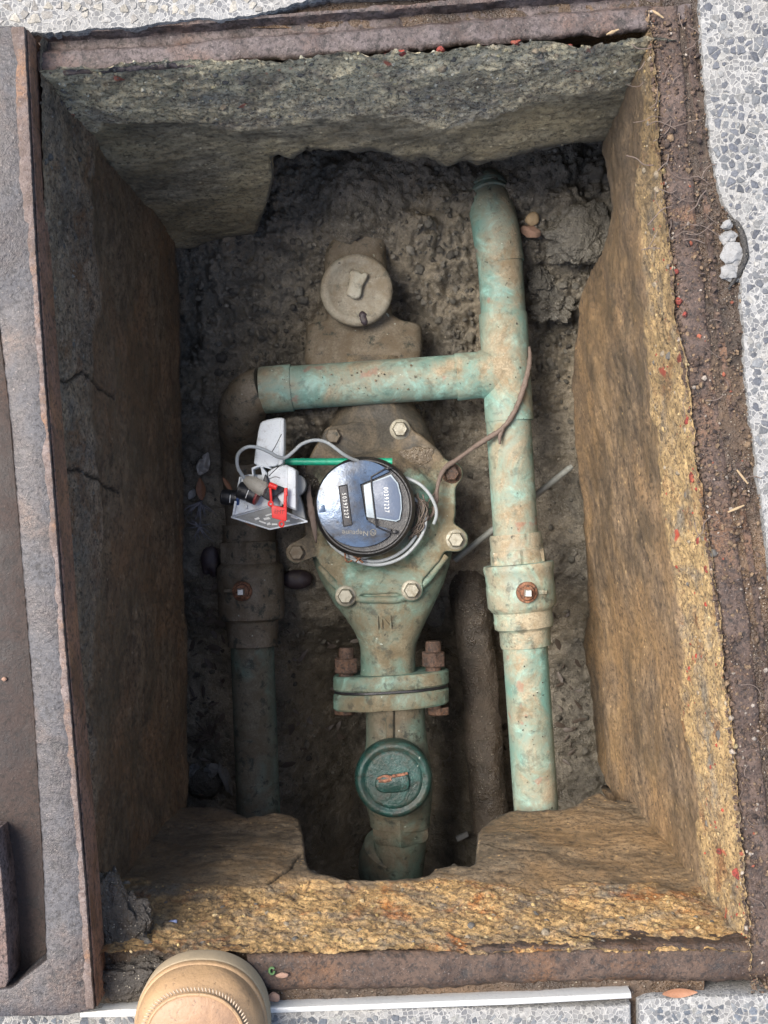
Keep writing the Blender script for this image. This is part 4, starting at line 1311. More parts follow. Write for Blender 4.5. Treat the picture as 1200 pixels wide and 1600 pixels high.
def smin(a, b, k=8):
    h = max(k - abs(a - b), 0) / k
    return min(a, b) - h * h * k * 0.25


def sdf(x, y):
    d = sd_poly(x, y)
    for bx, by, br in bolts_px:
        d = smin(d, math.hypot(x - bx, y - by) - br, 10)
    return d


NA = 300
outl = []
for k in range(NA):
    a = 2 * math.pi * k / NA
    lo, hi = 60.0, 190.0
    # march outwards from far inwards
    rr = hi
    while rr > lo and sdf(cpx + rr * math.cos(a), cpy + rr * math.sin(a)) > 0: rr -= 1.0
    outl.append(rr + 0.5)
outl = np.array(outl)
outl = (np.roll(outl, 1) + outl * 2 + np.roll(outl, -1)) / 4
rings = [(1.0, 0, -0.040), (1.0, 0, -0.010), (1.0, 0, -0.006), (1.0, 1.2, -0.002), (1.0, 3.0, -0.0004), (1.0, 5, 0.0), (1.0, 9, 0.0), (0.97, 10, 0.0)]
rings += [(q, 9, 0.0) for q in (0.92, 0.87, 0.82, 0.78)] + [(0.75, 9, 0.001), (0.72, 9, 0.004), (0.69, 9, 0.010), (0.65, 9, 0.014), (0.6, 9, 0.018), (0.5, 9, 0.02), (0.3, 9, 0.02), (0.05, 0, 0.02)]
vs = []
for sc, off, dz in rings:
    for k in range(NA):
        a = 2 * math.pi * k / NA
        if sc > 0.93: rr = outl[k] - off
        else:
            w = max(0, min(1, (sc - 0.6) / 0.33))
            rr = (outl[k] - 9) * sc * w + (1 - w) * 125 * sc
        p = P(cpx + rr * math.cos(a), cpy + rr * math.sin(a), ZP)
        vs.append((p.x, p.y, ZP + dz))
v = np.array(vs)
v[:, 2] += fbm(v, 55, 4, 14) * 0.0010 + fbm(v, 14, 2, 15) * 0.002
fs = []
for i in range(len(rings) - 1):
    for k in range(NA):
        fs.append((i * NA + k, (i + 1) * NA + k, (i + 1) * NA + (k + 1) % NA, i * NA + (k + 1) % NA))
fs.append(tuple((len(rings) - 1) * NA + k for k in range(NA))[::-1]); fs.append(tuple(range(NA)))
v[:, 2] += mudf(v) * (fbm(v, 45, 3, 77) * 0.002 + 0.0012)
obj('cover_plate', (v, fs), M['meter'], mt, angle=50, attrs={'mud': mudf(v)})
# raised rib where body funnels
obj('casting_rib', tube([P(500, 884, ZP - 0.008), P(522, 912, ZP - 0.006), P(556, 934, ZP - 0.004), P(592, 937, ZP - 0.003), P(628, 935, ZP - 0.004), P(662, 912, ZP - 0.006), P(697, 868, ZP - 0.008)], 0.0045, 12, 6), M['meter'], mt)
for i, (bx, by, br) in enumerate(bolts_px):
    b0 = P(bx, by, ZP - 0.001)
    b = obj('bolt', merge(lathe(b0, b0 + Vector((0, 0, 0.0025)), [(0, 0.0128), (0.6, 0.0128), (1, 0.0115)], 28), lathe(b0 + Vector((0, 0, 0.002)), b0 + Vector((0, 0, 0.0115)), [(0, 0.0098), (0.8, 0.0098), (1, 0.0082)], 36, flat=6)),
            M['boltcap'] if i in (0, 3, 4, 5) else M['bolt_rust'] if i == 2 else M['muddy'], mt)
    if i in (0, 3, 4, 5): b['label'] = 'bolt with a clean bright hexagon head'
    elif i == 2: b['label'] = 'rusty bolt head beside the twig'


def text_geo(body, size, center, rot, extrude=0.0002, z=0.0, sx=1.0, spc=1.0):
    cu = bpy.data.curves.new('t', 'FONT'); cu.body = body; cu.size = size; cu.extrude = extrude; cu.align_x = 'CENTER'; cu.align_y = 'CENTER'
    cu.resolution_u = 3; cu.space_character = spc
    ob = bpy.data.objects.new('t', cu); COL.objects.link(ob)
    dg = bpy.context.evaluated_depsgraph_get()
    me = bpy.data.meshes.new_from_object(ob.evaluated_get(dg))
    c, s = math.cos(rot), math.sin(rot)
    vs = [(center[0] + (v.co.x * sx) * c - v.co.y * s, center[1] + (v.co.x * sx) * s + v.co.y * c, z + v.co.z) for v in me.vertices]
    fs = [tuple(p.vertices) for p in me.polygons]
    bpy.data.objects.remove(ob); bpy.data.meshes.remove(me)
    return vs, fs


# cast letters on the body
zt_ = -0.4600
obj('cast_letters', text_geo('IN', 0.023, P(600, 973, zt_), 0.02, 0.0026, zt_, 0.9), M['meter'], mt, angle=30)

# outlet flange pair (ovals seen edge-on)
def oval_flange(y0, y1, cx, w_px, hh, z, tl, mat, name, seed):
    pts = []
    n = 64
    w = S(w_px, z) / 2
    prof = [(0, .93), (0.12, 1.0), (0.88, 1.0), (1, .93)]
    vs, fs = [], []
    a0, a1 = P(cx, y0, z), P(cx, y1, z)
    for t, sc in prof:
        for k in range(n):
            a = 2 * math.pi * k / n
            ca, sa = math.cos(a), math.sin(a)
            X_ = w * math.copysign(abs(ca) ** 0.7, ca); Z_ = hh * math.copysign(abs(sa) ** 0.8, sa) * (1 if abs(ca) < 0.35 else (1 - 0.35 * (abs(ca) - 0.35)))
            X_ = math.copysign(abs(X_) - (1 - sc) * 0.03, X_) if abs(X_) > 0.004 else X_; Z_ = Z_ * (1 - (1 - sc) * 0.5)
            y = a0.y + (a1.y - a0.y) * t + tl * X_
            vs.append((a0.x + X_, y, z + Z_))
    m = len(prof)
    for i in range(m - 1):
        for k in range(n):
            fs.append((i * n + k, i * n + (k + 1) % n, (i + 1) * n + (k + 1) % n, (i + 1) * n + k))
    fs.append(tuple(reversed(range(n)))); fs.append(tuple((m - 1) * n + k for k in range(n)))
    v = np.array(vs); v += (fbm(v, 60, 3, seed) * 0.0008)[:, None]
    return obj(name, (v, fs), mat, mt if name == 'outlet_flange' else None, angle=40)


oval_flange(1050, 1073, 611, 181, 0.045, -0.50, 0.06, M['meter'], 'outlet_flange', 4)
gk = oval_flange(1073, 1077, 611, 178, 0.0445, -0.50, 0.06, M['black'], 'gasket', 5)
setp(gk, 'thin black gasket squeezed between the two bronze flanges', 'gasket')
for i, (nx_, ny_, z_) in enumerate([(541, 1036, -0.487), (677, 1026, -0.487)]):
    a, b = P(nx_, ny_ - 8, z_), P(nx_, ny_ + 15, z_)
    fb = thing('flange_bolt', ['rusty flange bolt with its nut, left of the meter neck', 'rusty flange bolt with its nut, right of the meter neck'][i], 'bolt', (b.x, b.y, z_ - 0.01), 'rusted bolts clamping the outlet flanges')
    obj('nut', lathe(a, b, [(0, 0.0145), (0.06, 0.0162), (0.94, 0.0162), (1, 0.015)], 42, flat=6, noise=0.0007), M['bolt_rust'], fb)
    obj('shank', lathe(a + Vector((0, 0.013, 0)), b + Vector((0, -0.052, 0)), [(0, 0.0085), (0.03, 0.0098), (1, 0.0095)], 28, noise=0.0006), M['bolt_rust'], fb)
    c, d = P(nx_ + 8 - 10 * (1 - i), 1104, z_ - 0.012), P(nx_ + 8 - 10 * (1 - i), 1117, z_ - 0.012)
    obj('head', lathe(c, d, [(0, 0.0150), (0.85, 0.0150), (1, 0.0125)], 42, flat=6, noise=0.0007), M['bolt_rust'], fb)

# register ----------------------------------------------------------------
rc = (570, 792)
ZG = -0.395
c0 = P(*rc, ZG)
obj('register_case', merge(
    lathe((c0.x, c0.y, ZP + 0.014), (c0.x, c0.y, ZG - 0.012), [(0, 0.060), (0.08, 0.0585), (0.9, 0.0575), (1, 0.0565)], 72),
    lathe((c0.x, c0.y, ZG - 0.014), (c0.x, c0.y, ZG), [(0, 0.0560), (0.05, 0.0598), (0.55, 0.0602), (0.85, 0.0588), (1, 0.0560), (1.0, 0.0545), (0.80, 0.0530), (0.78, 0.05), (0.78, 0.01)], 96)), M['ring'], mt, angle=35)
rl = S(69, ZG); lc = P(563, 787, ZG)


def circ(a): return (563 + 68.5 * math.cos(a), 787 + 68 * math.sin(a))


lid = []
a_s, a_e = R(-50), R(-312)                # from upper right, over the top and left, to lower right (image angles)
for k in range(70):
    a = a_s + (a_e - a_s) * k / 69
    lid.append(circ(a))
lid += [(612, 827), (600, 824), (588, 822), (573, 812), (570, 800), (567, 780), (563, 757), (585, 748), (609, 737)]
lid_o = obj('register_lid', prism(pxpoly(lid, ZG), ZG - 0.004, ZG + 0.0015, 0.0007), M['lid'], mt, angle=30)
obj('lid_tab', prism(pxpoly([(497, 792), (507, 788), (509, 800), (499, 801)], ZG), ZG - 0.003, ZG + 0.0022, 0.0005), M['lid'], lid_o, angle=30)
# window with the number plate
win_o = obj('number_window', prism(pxpoly([(568, 758), (581, 753), (611, 741), (622, 755), (627, 775), (628, 795), (625, 812), (619, 815), (573, 808)], ZG), ZG - 0.004, ZG + 0.0012, 0.0004), M['plate_light'], mt, angle=30)
obj('number_plate', prism(pxpoly([(583, 754), (610, 744), (620, 756), (625, 776), (626, 795), (623, 811), (618, 813), (588, 808)], ZG), ZG + 0.0008, ZG + 0.0019, 0.0003), M['plate'], win_o, angle=30)
tx = P(603.5, 781, ZG + 0.002)
obj('serial_number', text_geo('00397227', 0.0078, tx, R(-87), 0.00015, ZG + 0.0020, 0.74, 1.35), M['white_print'], win_o, angle=30)
# raised strip with the second number
st = pxpoly([(529.5, 760), (542, 757.5), (550, 820), (537, 822.5)], ZG)
fr_ = st
obj('number_frame', merge(*[tube([Vector((*fr_[i], ZG + 0.0019)), Vector((*fr_[(i + 1) % 4], ZG + 0.0019))], 0.0007, 8, 0) for i in range(4)]), M['black'], lid_o)
obj('number_strip', prism(inset(st, 0.0006), ZG + 0.001, ZG + 0.0021, 0.0002), m_plain('strip_dark', (0.055, 0.055, 0.06), 0.4, 0.4, scale=120), lid_o)
tx = P(539.5, 790, ZG + 0.002)
obj('serial_number', text_geo('50397227', 0.0070, tx, R(-83.5), 0.00015, ZG + 0.0022, 0.8, 1.4), M['white_print'], lid_o, angle=30)
obj('raised_lettering', merge(text_geo('Neptune', 0.0085, P(555, 832.5, ZG), R(178), 0.0004, ZG + 0.0017, 1.05),
                              tube([P(583 + 4.6 * math.cos(a), 832 + 4.6 * math.sin(a), ZG + 0.0018) for a in np.linspace(0, 2 * math.pi, 17)], 0.0005, 6, 0),
                              text_geo('N', 0.0055, P(583, 832, ZG), R(178), 0.0004, ZG + 0.0017)), M['emboss'], lid_o, angle=30)
# hinge wire
hw = [(613, 731.5), (603, 732), (580, 745), (580.5, 760), (584, 790), (588, 823), (609, 832), (617, 831)]
obj('lid_hinge', merge(tube([P(a, b, ZG + 0.0030) for a, b in hw], 0.0010, 8, 0), box(P(606, 732, ZG + 0.003), (0.004, 0.003, 0.003)), box(P(617, 831, ZG + 0.003), (0.005, 0.004, 0.003))), M['black'], mt)

# mud lying on the meter
def mud_patch(px, py, rx, ry, z, h, seed, parent, label=None, mat=None, zfun=None):
    n1, n2 = 30, 48
    vs = []
    for i in range(n1):
        rr = (i / (n1 - 1))
        for k in range(n2):
            a = 2 * math.pi * k / n2
            w = 1 + 0.35 * float(fbm(np.array([[math.cos(a) * 0.7, math.sin(a) * 0.7, seed * 3.1]]), 1.6, 3, seed)[0]) * 2
            x = px + rx * rr * w * math.cos(a); y = py + ry * rr * w * math.sin(a)
            p = P(x, y, z)
            vs.append((p.x, p.y, z + h * (1 - rr ** 2.2) - 0.0015 * (rr > 0.97)))
    v = np.array(vs)
    edge = 1 - np.repeat((np.arange(n1) / (n1 - 1)) ** 4, n2)
    v[:, 2] += (fbm(v, 60, 4, seed) * h * 0.5 + (billow(v, 150, 3, seed) - .3) * h * 0.5) * edge
    if zfun is not None: v[:, 2] += zfun(v)
    fs = [(i * n2 + k, (i + 1) * n2 + k, (i + 1) * n2 + (k + 1) % n2, i * n2 + (k + 1) % n2) for i in range(n1 - 1) for k in range(n2)]
    k0 = len(v)
    low = v[(n1 - 1) * n2:].copy(); low[:, 2] -= 0.004
    v = np.concatenate([v, low])
    fs += [((n1 - 1) * n2 + k, k0 + k, k0 + (k + 1) % n2, (n1 - 1) * n2 + (k + 1) % n2) for k in range(n2)]
    fs += [tuple(k0 + k for k in range(n2))[::-1]]
    fs = [tuple(reversed(q)) for q in fs]
    return obj('mud', (v, fs), mat or M['soil'], parent, angle=180, label=label)


M['mud'] = m_soil('drying_mud', (0.06, 0.045, 0.03), (0.14, 0.105, 0.07), (0.2, 0.16, 0.11), 0.7)
M['mud_dark'] = m_soil('dark_mud', (0.02, 0.018, 0.015), (0.055, 0.048, 0.038), (0.1, 0.075, 0.05), 0.7)
mud_patch(655, 712, 26, 13, ZP + 0.002, 0.004, 3, mt, 'dried brown mud behind the register', M['mud'])
mud_patch(484, 760, 20, 42, ZP - 0.006, 0.008, 11, mt, 'dark mud between register and bracket', M['mud_dark'])

# ------------------------------------------------------------------ LOWER CHECK VALVE
lv = thing('check_valve', 'wet dark green bronze check valve with a round screwed cap below the meter flange', 'valve', P(617, 1220, -0.6))
v, f = None, None
oval = []
w = S(180, -0.5) / 2
fl2 = oval_flange(1078, 1103, 611, 180, 0.044, -0.50, 0.06, M['meter'], 'inlet_flange', 6)
fl2.parent = lv; fl2.location = fl2.location - lv.location
ORG[fl2.name] = ORG[fl2.name]
if 'label' in fl2: del fl2['label']
obj('valve_neck', loft([(618, 1100, 46, -0.5, 0.033), (618, 1130, 46, -0.5, 0.033), (620, 1160, 48, -0.502, 0.034), (620, 1200, 54, -0.505, 0.038), (622, 1240, 54, -0.51, 0.038), (624, 1275, 48, -0.515, 0.035), (625, 1290, 46, -0.515, 0.034)], 56, 2.3, 0.0008, 7), M['oldpipe'], lv)
obj('casting_rib', box(P(609, 1128, -0.466), (0.010, 0.045, 0.012), bev=0.003), M['oldpipe'], lv)
zc = -0.425
cc = P(615, 1219, zc)
obj('cap_collar', lathe((cc.x, cc.y, -0.49), (cc.x, cc.y, zc), [(0, 0.042), (0.3, 0.0435), (0.55, 0.0465), (0.8, 0.0475), (0.93, 0.0462), (1.0, 0.0425), (1.0, 0.0385), (0.965, 0.0365)], 90, noise=0.0004), M['valve_green'], lv, angle=60)
obj('screw_cap', lathe((cc.x, cc.y, zc - 0.008), (cc.x, cc.y, zc - 0.0006), [(0, 0.0355), (0.7, 0.0355), (0.95, 0.0342), (1.0, 0.031)], 80, noise=0.0003), M['valve_green'], lv, angle=60)
obj('cap_lug', merge(prism(chaikin([tuple(P(a, b, zc)[:2]) for a, b in [(585, 1216), (600, 1209), (618, 1210), (636, 1207), (640, 1216), (640, 1234), (622, 1238), (588, 1238)]], 2), zc - 0.004, zc + 0.0045, 0.002)), M['valve_green'], lv)
obj('worn_edge', merge(tube([P(589, 1217, zc + .004), P(600, 1213, zc + .0046), P(612, 1214, zc + .0044)], 0.0016, 8, 4, 0.2), tube([P(613, 1213, zc + .0046), P(625, 1211, zc + .005), P(637, 1208, zc + .0044)], 0.0018, 8, 4, 0.2), tube([P(592, 1220, zc + .004), P(604, 1220, zc + .005), P(611, 1217, zc + .0044)], 0.0022, 8, 4, 0.2)), M['copper_bare'], lv, label='scraped bare copper on the cap lug')
obj('hex_end', lathe(P(624, 1268, -0.518), P(626, 1311, -0.520), [(0, 0.0385), (0.05, 0.040), (0.8, 0.040), (1, 0.0355)], 48, flat=6, noise=0.0005), M['oldpipe'], lv)
sv = thing('service_pipe', 'dull service pipe leaving the lower check valve through the notch in the near wall', 'pipe', P(620, 1340, -0.58))
obj('pipe_run', tube([P(626, 1300, -0.523), P(624, 1330, -0.530), P(620, 1370, -0.545), P(616, 1420, -0.57), P(614, 1480, -0.6)], 0.0335, 40, 6), M['oldpipe'], sv)
obj('union_ring', lathe(P(618, 1318, -0.535), P(606, 1372, -0.565), [(0, 0.032), (0.1, 0.040), (0.5, 0.043), (0.9, 0.040), (1, 0.03)], 48, noise=0.0006), M['oldpipe'], sv)

# ------------------------------------------------------------------ UPPER VALVE (buried)
uv = thing('check_valve', 'mud-caked check valve with a dusty round cap, half buried above the cross pipe', 'valve', P(560, 500, -0.56))
zc = -0.452
cc = P(557, 452, zc)
obj('valve_body', loft([(562, 590, 70, -0.5, 0.036), (567, 572, 90, -0.505, 0.034), (569, 548, 91, -0.508, 0.034), (569, 524, 91, -0.512, 0.032), (569, 509, 89, -0.515, 0.03), (568, 503, 60, -0.513, 0.031), (562, 494, 50, -0.51, 0.034), (557, 470, 52, -0.505, 0.036), (556, 430, 50, -0.505, 0.036), (556, 400, 47, -0.5, 0.036), (562, 372, 43, -0.5, 0.037), (568, 330, 38, -0.505, 0.034)], 60, 3.6, 0.003, 17), M['muddy'], uv)
obj('screw_cap', lathe((cc.x, cc.y, -0.50), (cc.x, cc.y, zc), [(0, 0.040), (0.4, 0.0415), (0.62, 0.0440), (0.85, 0.0448), (0.95, 0.0438), (1.0, 0.040), (1.0, 0.0345), (0.975, 0.0335), (0.965, 0.02)], 90, noise=0.0005), M['mudcap'], uv, angle=60)
lug = chaikin([tuple(P(a, b, zc)[:2]) for a, b in [(546, 424), (560, 424), (565, 430), (570, 426), (576, 430), (571, 440), (566, 448), (564, 466), (553, 469), (547, 464), (541, 462), (543, 454), (547, 440)]], 2)
obj('cap_lug', prism(lug, zc - 0.004, zc + 0.008, 0.002), m_verdigris('dry_dust', base=(0.36, 0.34, 0.27), teal=(0.34, 0.33, 0.26), pale=(0.45, 0.42, 0.34), dirt=(0.4, 0.36, 0.28), dirt_amt=0.5, dark_amt=0.5, up=False), uv)
obj('cast_bar', prism(pxpoly([(531, 547), (597, 541), (598, 553), (533, 560)], -0.477), -0.49, -0.4735, 0.0012), M['muddy'], uv)
stone('pebble', 568, 497, -0.455, 0.0085, M['dark_stone'], 'small purple-black pebble on the rim of the dusty cap', 'pebble', (0.7, 1.0, 0.6), 3, rot=0.3)

# ------------------------------------------------------------------ CABLE
RC = 0.0021
cb = thing('cable', 'grey cable looped from the white bracket and coiled round the meter register', 'cable', P(600, 870, -0.44))
zk = -0.405
obj('cable_run', tube([P(a, b, z) for a, b, z in [(386, 752, -0.380), (378, 742, -.375), (371, 728, -.368), (372, 710, -.360), (385, 699, -.352), (402, 699, -.352), (420, 706, -.355), (434, 714, -.360), (446, 715, -.365), (458, 706, -.368), (470, 695, -.370), (484, 689, -.372), (498, 688, -.374), (512, 692, -.376), (525, 701, -.378), (537, 710, -.382), (550, 717, -.39), (565, 722, -.40)]], RC * 0.98, 14, 6), M['cable'], cb)
obj('cable_run', tube([P(a, b, z) for a, b, z in [(622, 744, -.42), (637, 748, -.415), (655, 756, -.413), (670, 771, -.414), (680, 790, -.418), (682, 805, -.422), (678, 818, -.428)]], RC, 14, 6), M['cable'], cb)
obj('cable_run', tube([P(a, b, z) for a, b, z in [(643, 777, -.425), (652, 792, -.424), (656, 810, -.424), (652, 832, -.424), (640, 851, -.424), (620, 867, -.425), (596, 876, -.425), (572, 876, -.426), (548, 869, -.426), (528, 856, -.425), (512, 838, -.424)]], RC, 14, 6), M['cable'], cb)
obj('cable_run', tube([P(a, b, z) for a, b, z in [(647, 778, -.420), (658, 793, -.419), (665, 812, -.419), (661, 832, -.419), (648, 853, -.421), (628, 871, -.423), (602, 881, -.424), (578, 882, -.425), (556, 876, -.422), (535, 865, -.421), (518, 851, -.42), (507, 832, -.42)]], RC, 14, 6), M['cable'], cb)
obj('cable_run', tube([P(a, b, z) for a, b, z in [(640, 800, -.412), (637, 820, -.411), (626, 838, -.411), (608, 853, -.412), (588, 864, -.413), (566, 871, -.415), (545, 867, -.418), (524, 852, -.419)]], RC, 14, 6), M['cable'], cb)
tie = thing('wire_tie', 'twisted rusty wire tie holding the grey cable below the register', 'wire', P(550, 870, -0.43))
obj('wire_twist', merge(tube([P(a, b, z) for a, b, z in [(538, 853, -.404), (539, 862, -.406), (540, 874, -.410), (544, 878, -.414), (550, 876, -.416)]], 0.0012, 8, 5, 0.15),
                        tube([P(a, b, z) for a, b, z in [(552, 868, -.410), (560, 873, -.410), (567, 879, -.412)]], 0.0013, 8, 5, 0.2),
                        tube([P(a, b, z) for a, b, z in [(556, 878, -.410), (562, 872, -.406), (570, 868, -.410)]], 0.0010, 8, 5, 0.2)), M['stem_rust'], tie)

# ------------------------------------------------------------------ GREEN TUBE
gt = thing('plastic_tube', 'thin bright green plastic tube lying behind the register and bracket', 'tube', P(530, 722, -0.41))
obj('tube_wall', merge(lathe(P(440, 721.5, -0.412), P(613, 721.5, -0.408), [(0, 0.0042), (0.99, 0.0045), (1, 0.0045), (1.0, 0.0030), (0.9, 0.0028)], 24)), M['green'], gt, angle=50)

# ------------------------------------------------------------------ WHITE BRACKET
wb = thing('sensor_bracket', 'white plastic meter-reading bracket with a tall back plate left of the register', 'bracket', P(420, 760, -0.46))
W = M['white_plastic']
obj('back_plate', prism(chaikin(pxpoly([(404, 662), (410, 656), (434, 651), (442, 652), (444.5, 662), (443, 700), (441, 728), (396, 732), (399, 700)], -0.385), 1), -0.41, -0.385, 0.0025, tilt=lambda x, y: -0.25 * (y - 0.07)), W, wb)
obj('back_plate_edge', prism(pxpoly([(436, 653), (443, 653), (444, 700), (442, 727), (434, 727)], -0.384), -0.41, -0.3835, 0.002, tilt=lambda x, y: -0.25 * (y - 0.07)), W, wb)
obj('clip', merge(prism(pxpoly([(393, 731), (402, 727), (414, 727), (424, 731), (424, 733.5), (413, 730), (403, 730), (395, 734)], -0.382), -0.41, -0.382, 0.0006),
                  prism(pxpoly([(393, 731), (395.5, 733), (397, 748), (394, 748)], -0.382), -0.41, -0.382, 0.0006),
                  prism(pxpoly([(407, 730), (410, 730), (417, 739), (417, 747), (411, 749), (409, 740)], -0.381), -0.41, -0.3805, 0.0006)), W, wb)
obj('housing', prism(pxpoly([(374, 745), (388, 741), (418, 742), (436, 760), (437, 792), (424, 790), (362, 807), (367, 780)], -0.395), -0.44, -0.395, 0.0015), W, wb)
for q in ([(374, 745), (376.5, 746), (370, 785), (366, 804), (363, 805), (367, 780)], [(383, 790), (386, 789.5), (387, 794), (384, 795)], [(436, 770), (440, 770), (441, 790), (437, 791)]):
    obj('housing_rib', prism(pxpoly(q, -0.393), -0.396, -0.3915, 0.0004), W, wb)
obj('side_block', prism(pxpoly([(419, 737), (428, 731), (447, 726), (458, 731), (462.5, 735), (463, 798), (452, 794), (440, 787), (424, 760), (418, 746)], -0.378), -0.43, -0.378, 0.0018), W, wb)
obj('block_corner', prism(pxpoly([(448.5, 727.5), (458, 732), (462, 736), (462.5, 796), (453, 792), (449, 790)], -0.3765), -0.39, -0.3762, 0.001), W, wb)
obj('round_ear', prism([tuple(P(462 + 16 * math.cos(a), 758 + 17 * math.sin(a), -0.40)[:2]) for a in np.linspace(-1.6, 1.2, 14)] + pxpoly([(473, 790), (478, 812), (456, 804), (458, 742)], -0.40), -0.43, -0.40, 0.0015), M['grey_plastic'], wb, label='rounded grey ear on the right side')
fp = pxpoly([(361, 808), (424, 791), (480, 815), (421, 827)], -0.40)
tl = lambda x, y: 0.35 * (y - P(0, 808, -0.40)[1])
obj('face_plate', prism(fp, -0.412, -0.402, 0.0008, tilt=tl), M['grey_plastic'], wb)
fpm = [Vector((*p, 0)) for p in fp]
obj('face_rim', merge(*[tube([Vector((fp[i][0], fp[i][1], -0.4015 + tl(*fp[i]))), Vector((fp[(i + 1) % 4][0], fp[(i + 1) % 4][1], -0.4015 + tl(*fp[(i + 1) % 4])))], 0.0010, 8, 0) for i in range(4)]), W, wb)
marks = []
for q in ([(397, 810), (404, 808), (406, 811), (399, 813)], [(405, 813), (416, 817), (414, 819), (404, 815)], [(411, 810), (420, 808), (423, 811), (413, 813)], [(416, 818), (421, 816), (423, 820), (417, 821)],
          [(424, 818), (433, 818), (433, 820.5), (424, 821)], [(446, 813), (452, 812), (453, 815), (447, 816)], [(414, 805), (424, 802), (425, 804), (416, 807)], [(455, 806), (466, 810), (464, 811.5), (454, 808)]):
    marks.append(prism(pxpoly(q, -0.40), -0.404, -0.4010, 0.0002, tilt=tl))
obj('printed_marks', merge(*marks), M['white_print'], wb, angle=30)

# connectors -------------------------------------------------------------
def connector(label, a, b, r, ringmat, grp='black cable connectors on the bracket'):
    c = thing('cable_connector', label, 'connector', a, grp)
    obj('connector_body', lathe(a, b, [(0, r * .8), (0.05, r * .96), (0.14, r * .96), (0.17, r), (0.45, r), (0.47, r * .93), (0.53, r * .93), (0.55, r), (0.86, r), (0.88, r * .95)], 40), M['black'], c)
    d = Vector(b) - Vector(a)
    obj('sealing_ring', lathe(Vector(a) + d * 0.86, Vector(b), [(0, r * .98), (0.2, r * 1.02), (0.8, r * 1.02), (1, r * .85)], 40), ringmat, c)
    obj('white_mark', tube([Vector(a) + d * 0.5 + Vector((math.sin(t) * -d.y, math.sin(t) * d.x, 0)) / d.length * r * 0.97 + Vector((0, 0, math.cos(t) * r * 0.97)) for t in (-0.7, -0.35, 0, 0.35)], 0.0006, 6, 3), M['white_print'], c)
    return c


connector('black connector with a blue ring, leftmost, poking out past the bracket', P(346, 776, -0.402), P(376, 779, -0.400), S(12.5, -.4), M['blue'])
connector('black connector with a dull red ring, under the grey plug', P(372, 764, -0.384), P(404, 777, -0.382), S(13.5, -.383), M['redring'])
pg = thing('cable_plug', 'ribbed grey rubber plug where the grey cable meets the bracket', 'plug', P(400, 760, -0.39))
obj('plug_body', lathe(P(382, 748, -0.381), P(416, 767, -0.372), [(0, S(4, -.38)), (0.08, S(7, -.38)), (0.3, S(10.5, -.38)), (0.7, S(11.5, -.38)), (0.9, S(11, -.38)), (1, S(8.5, -.38))], 36), M['plug'], pg)
obj('grip_rib', merge(*[tube([P(394, 754.5, -0.378) + Vector((math.sin(t) * 0.0042, math.sin(t) * 0.0078, math.cos(t) * 0.0082)), P(412, 764.5, -0.374) + Vector((math.sin(t) * 0.0042, math.sin(t) * 0.0078, math.cos(t) * 0.0088))], 0.0005, 6, 0) for t in np.linspace(-1.2, 1.2, 9)]), M['plug'], pg)
cl = thing('cable_clamp', 'black plastic clamp wedged between the grey plug and the red seal', 'clamp', P(425, 768, -0.39))
obj('clamp_body', prism(pxpoly([(414, 741), (418, 745), (420, 753), (444, 762), (443, 768), (428, 777), (424, 784), (417, 781), (409, 776), (411, 768), (413, 756), (410, 753)], -0.372), -0.392, -0.3725, 0.0012), M['black'], cl)

# red security seal
rs = thing('security_seal', 'bright red plastic security seal hanging on the bracket', 'seal', P(436, 800, -0.39))
zr = -0.364
obj('seal_barrel', lathe(P(420, 757, zr), P(433, 762, zr), [(0, 0.0022), (0.08, 0.0036), (0.92, 0.0034), (1, 0.0022)], 24), M['red'], rs)
obj('seal_pin', tube([P(422, 760, zr), P(423, 772, zr), P(424, 786, zr - 0.001)], 0.0015, 12, 4), M['red'], rs)
obj('seal_eye', tube([P(423 + 3.4 * math.cos(a), 787 + 3.6 * math.sin(a), zr) for a in np.linspace(0, 2 * math.pi, 14)], 0.0012, 10, 0), M['red'], rs)
obj('seal_post', prism(pxpoly([(444, 763), (449, 762), (449.5, 774), (448, 776), (448, 794), (442.5, 794), (443.5, 775)], zr), zr - 0.005, zr + 0.0012, 0.0008), M['red'], rs)
obj('seal_tag', prism(pxpoly([(424, 789), (428, 789.5), (448, 794), (448, 812), (446, 815), (425, 809)], zr), zr - 0.0022, zr + 0.0008, 0.0006), M['red'], rs)
obj('tag_print', text_geo('EMT', 0.0062, P(436.5, 800, zr), R(-4), 0.00012, zr + 0.0009, 1.0), m_plain('dark_print', (0.2, 0.02, 0.015), 0.5, 0.2), rs, angle=30)
obj('seal_ring', tube([P(440 + 3.4 * math.cos(a), 819 + 4.0 * math.sin(a), zr - 0.001) for a in np.linspace(0, 2 * math.pi, 14)], 0.0011, 10, 0), M['red'], rs)

# thin wires by the bracket
o = obj('thin_wire', merge(tube([P(424, 708, -.365), P(432, 694, -.362), P(440, 678, -.360)], 0.0005, 6, 5), tube([P(420, 744, -.366), P(428, 736, -.362), P(438, 727, -.360), P(446, 722, -.36)], 0.0005, 6, 5), tube([P(421, 748, -.366), P(430, 745, -.362), P(438, 747, -.360)], 0.0004, 6, 5)), M['black'])
setp(o, 'short black thin wire ends lying on the white bracket', 'wire')

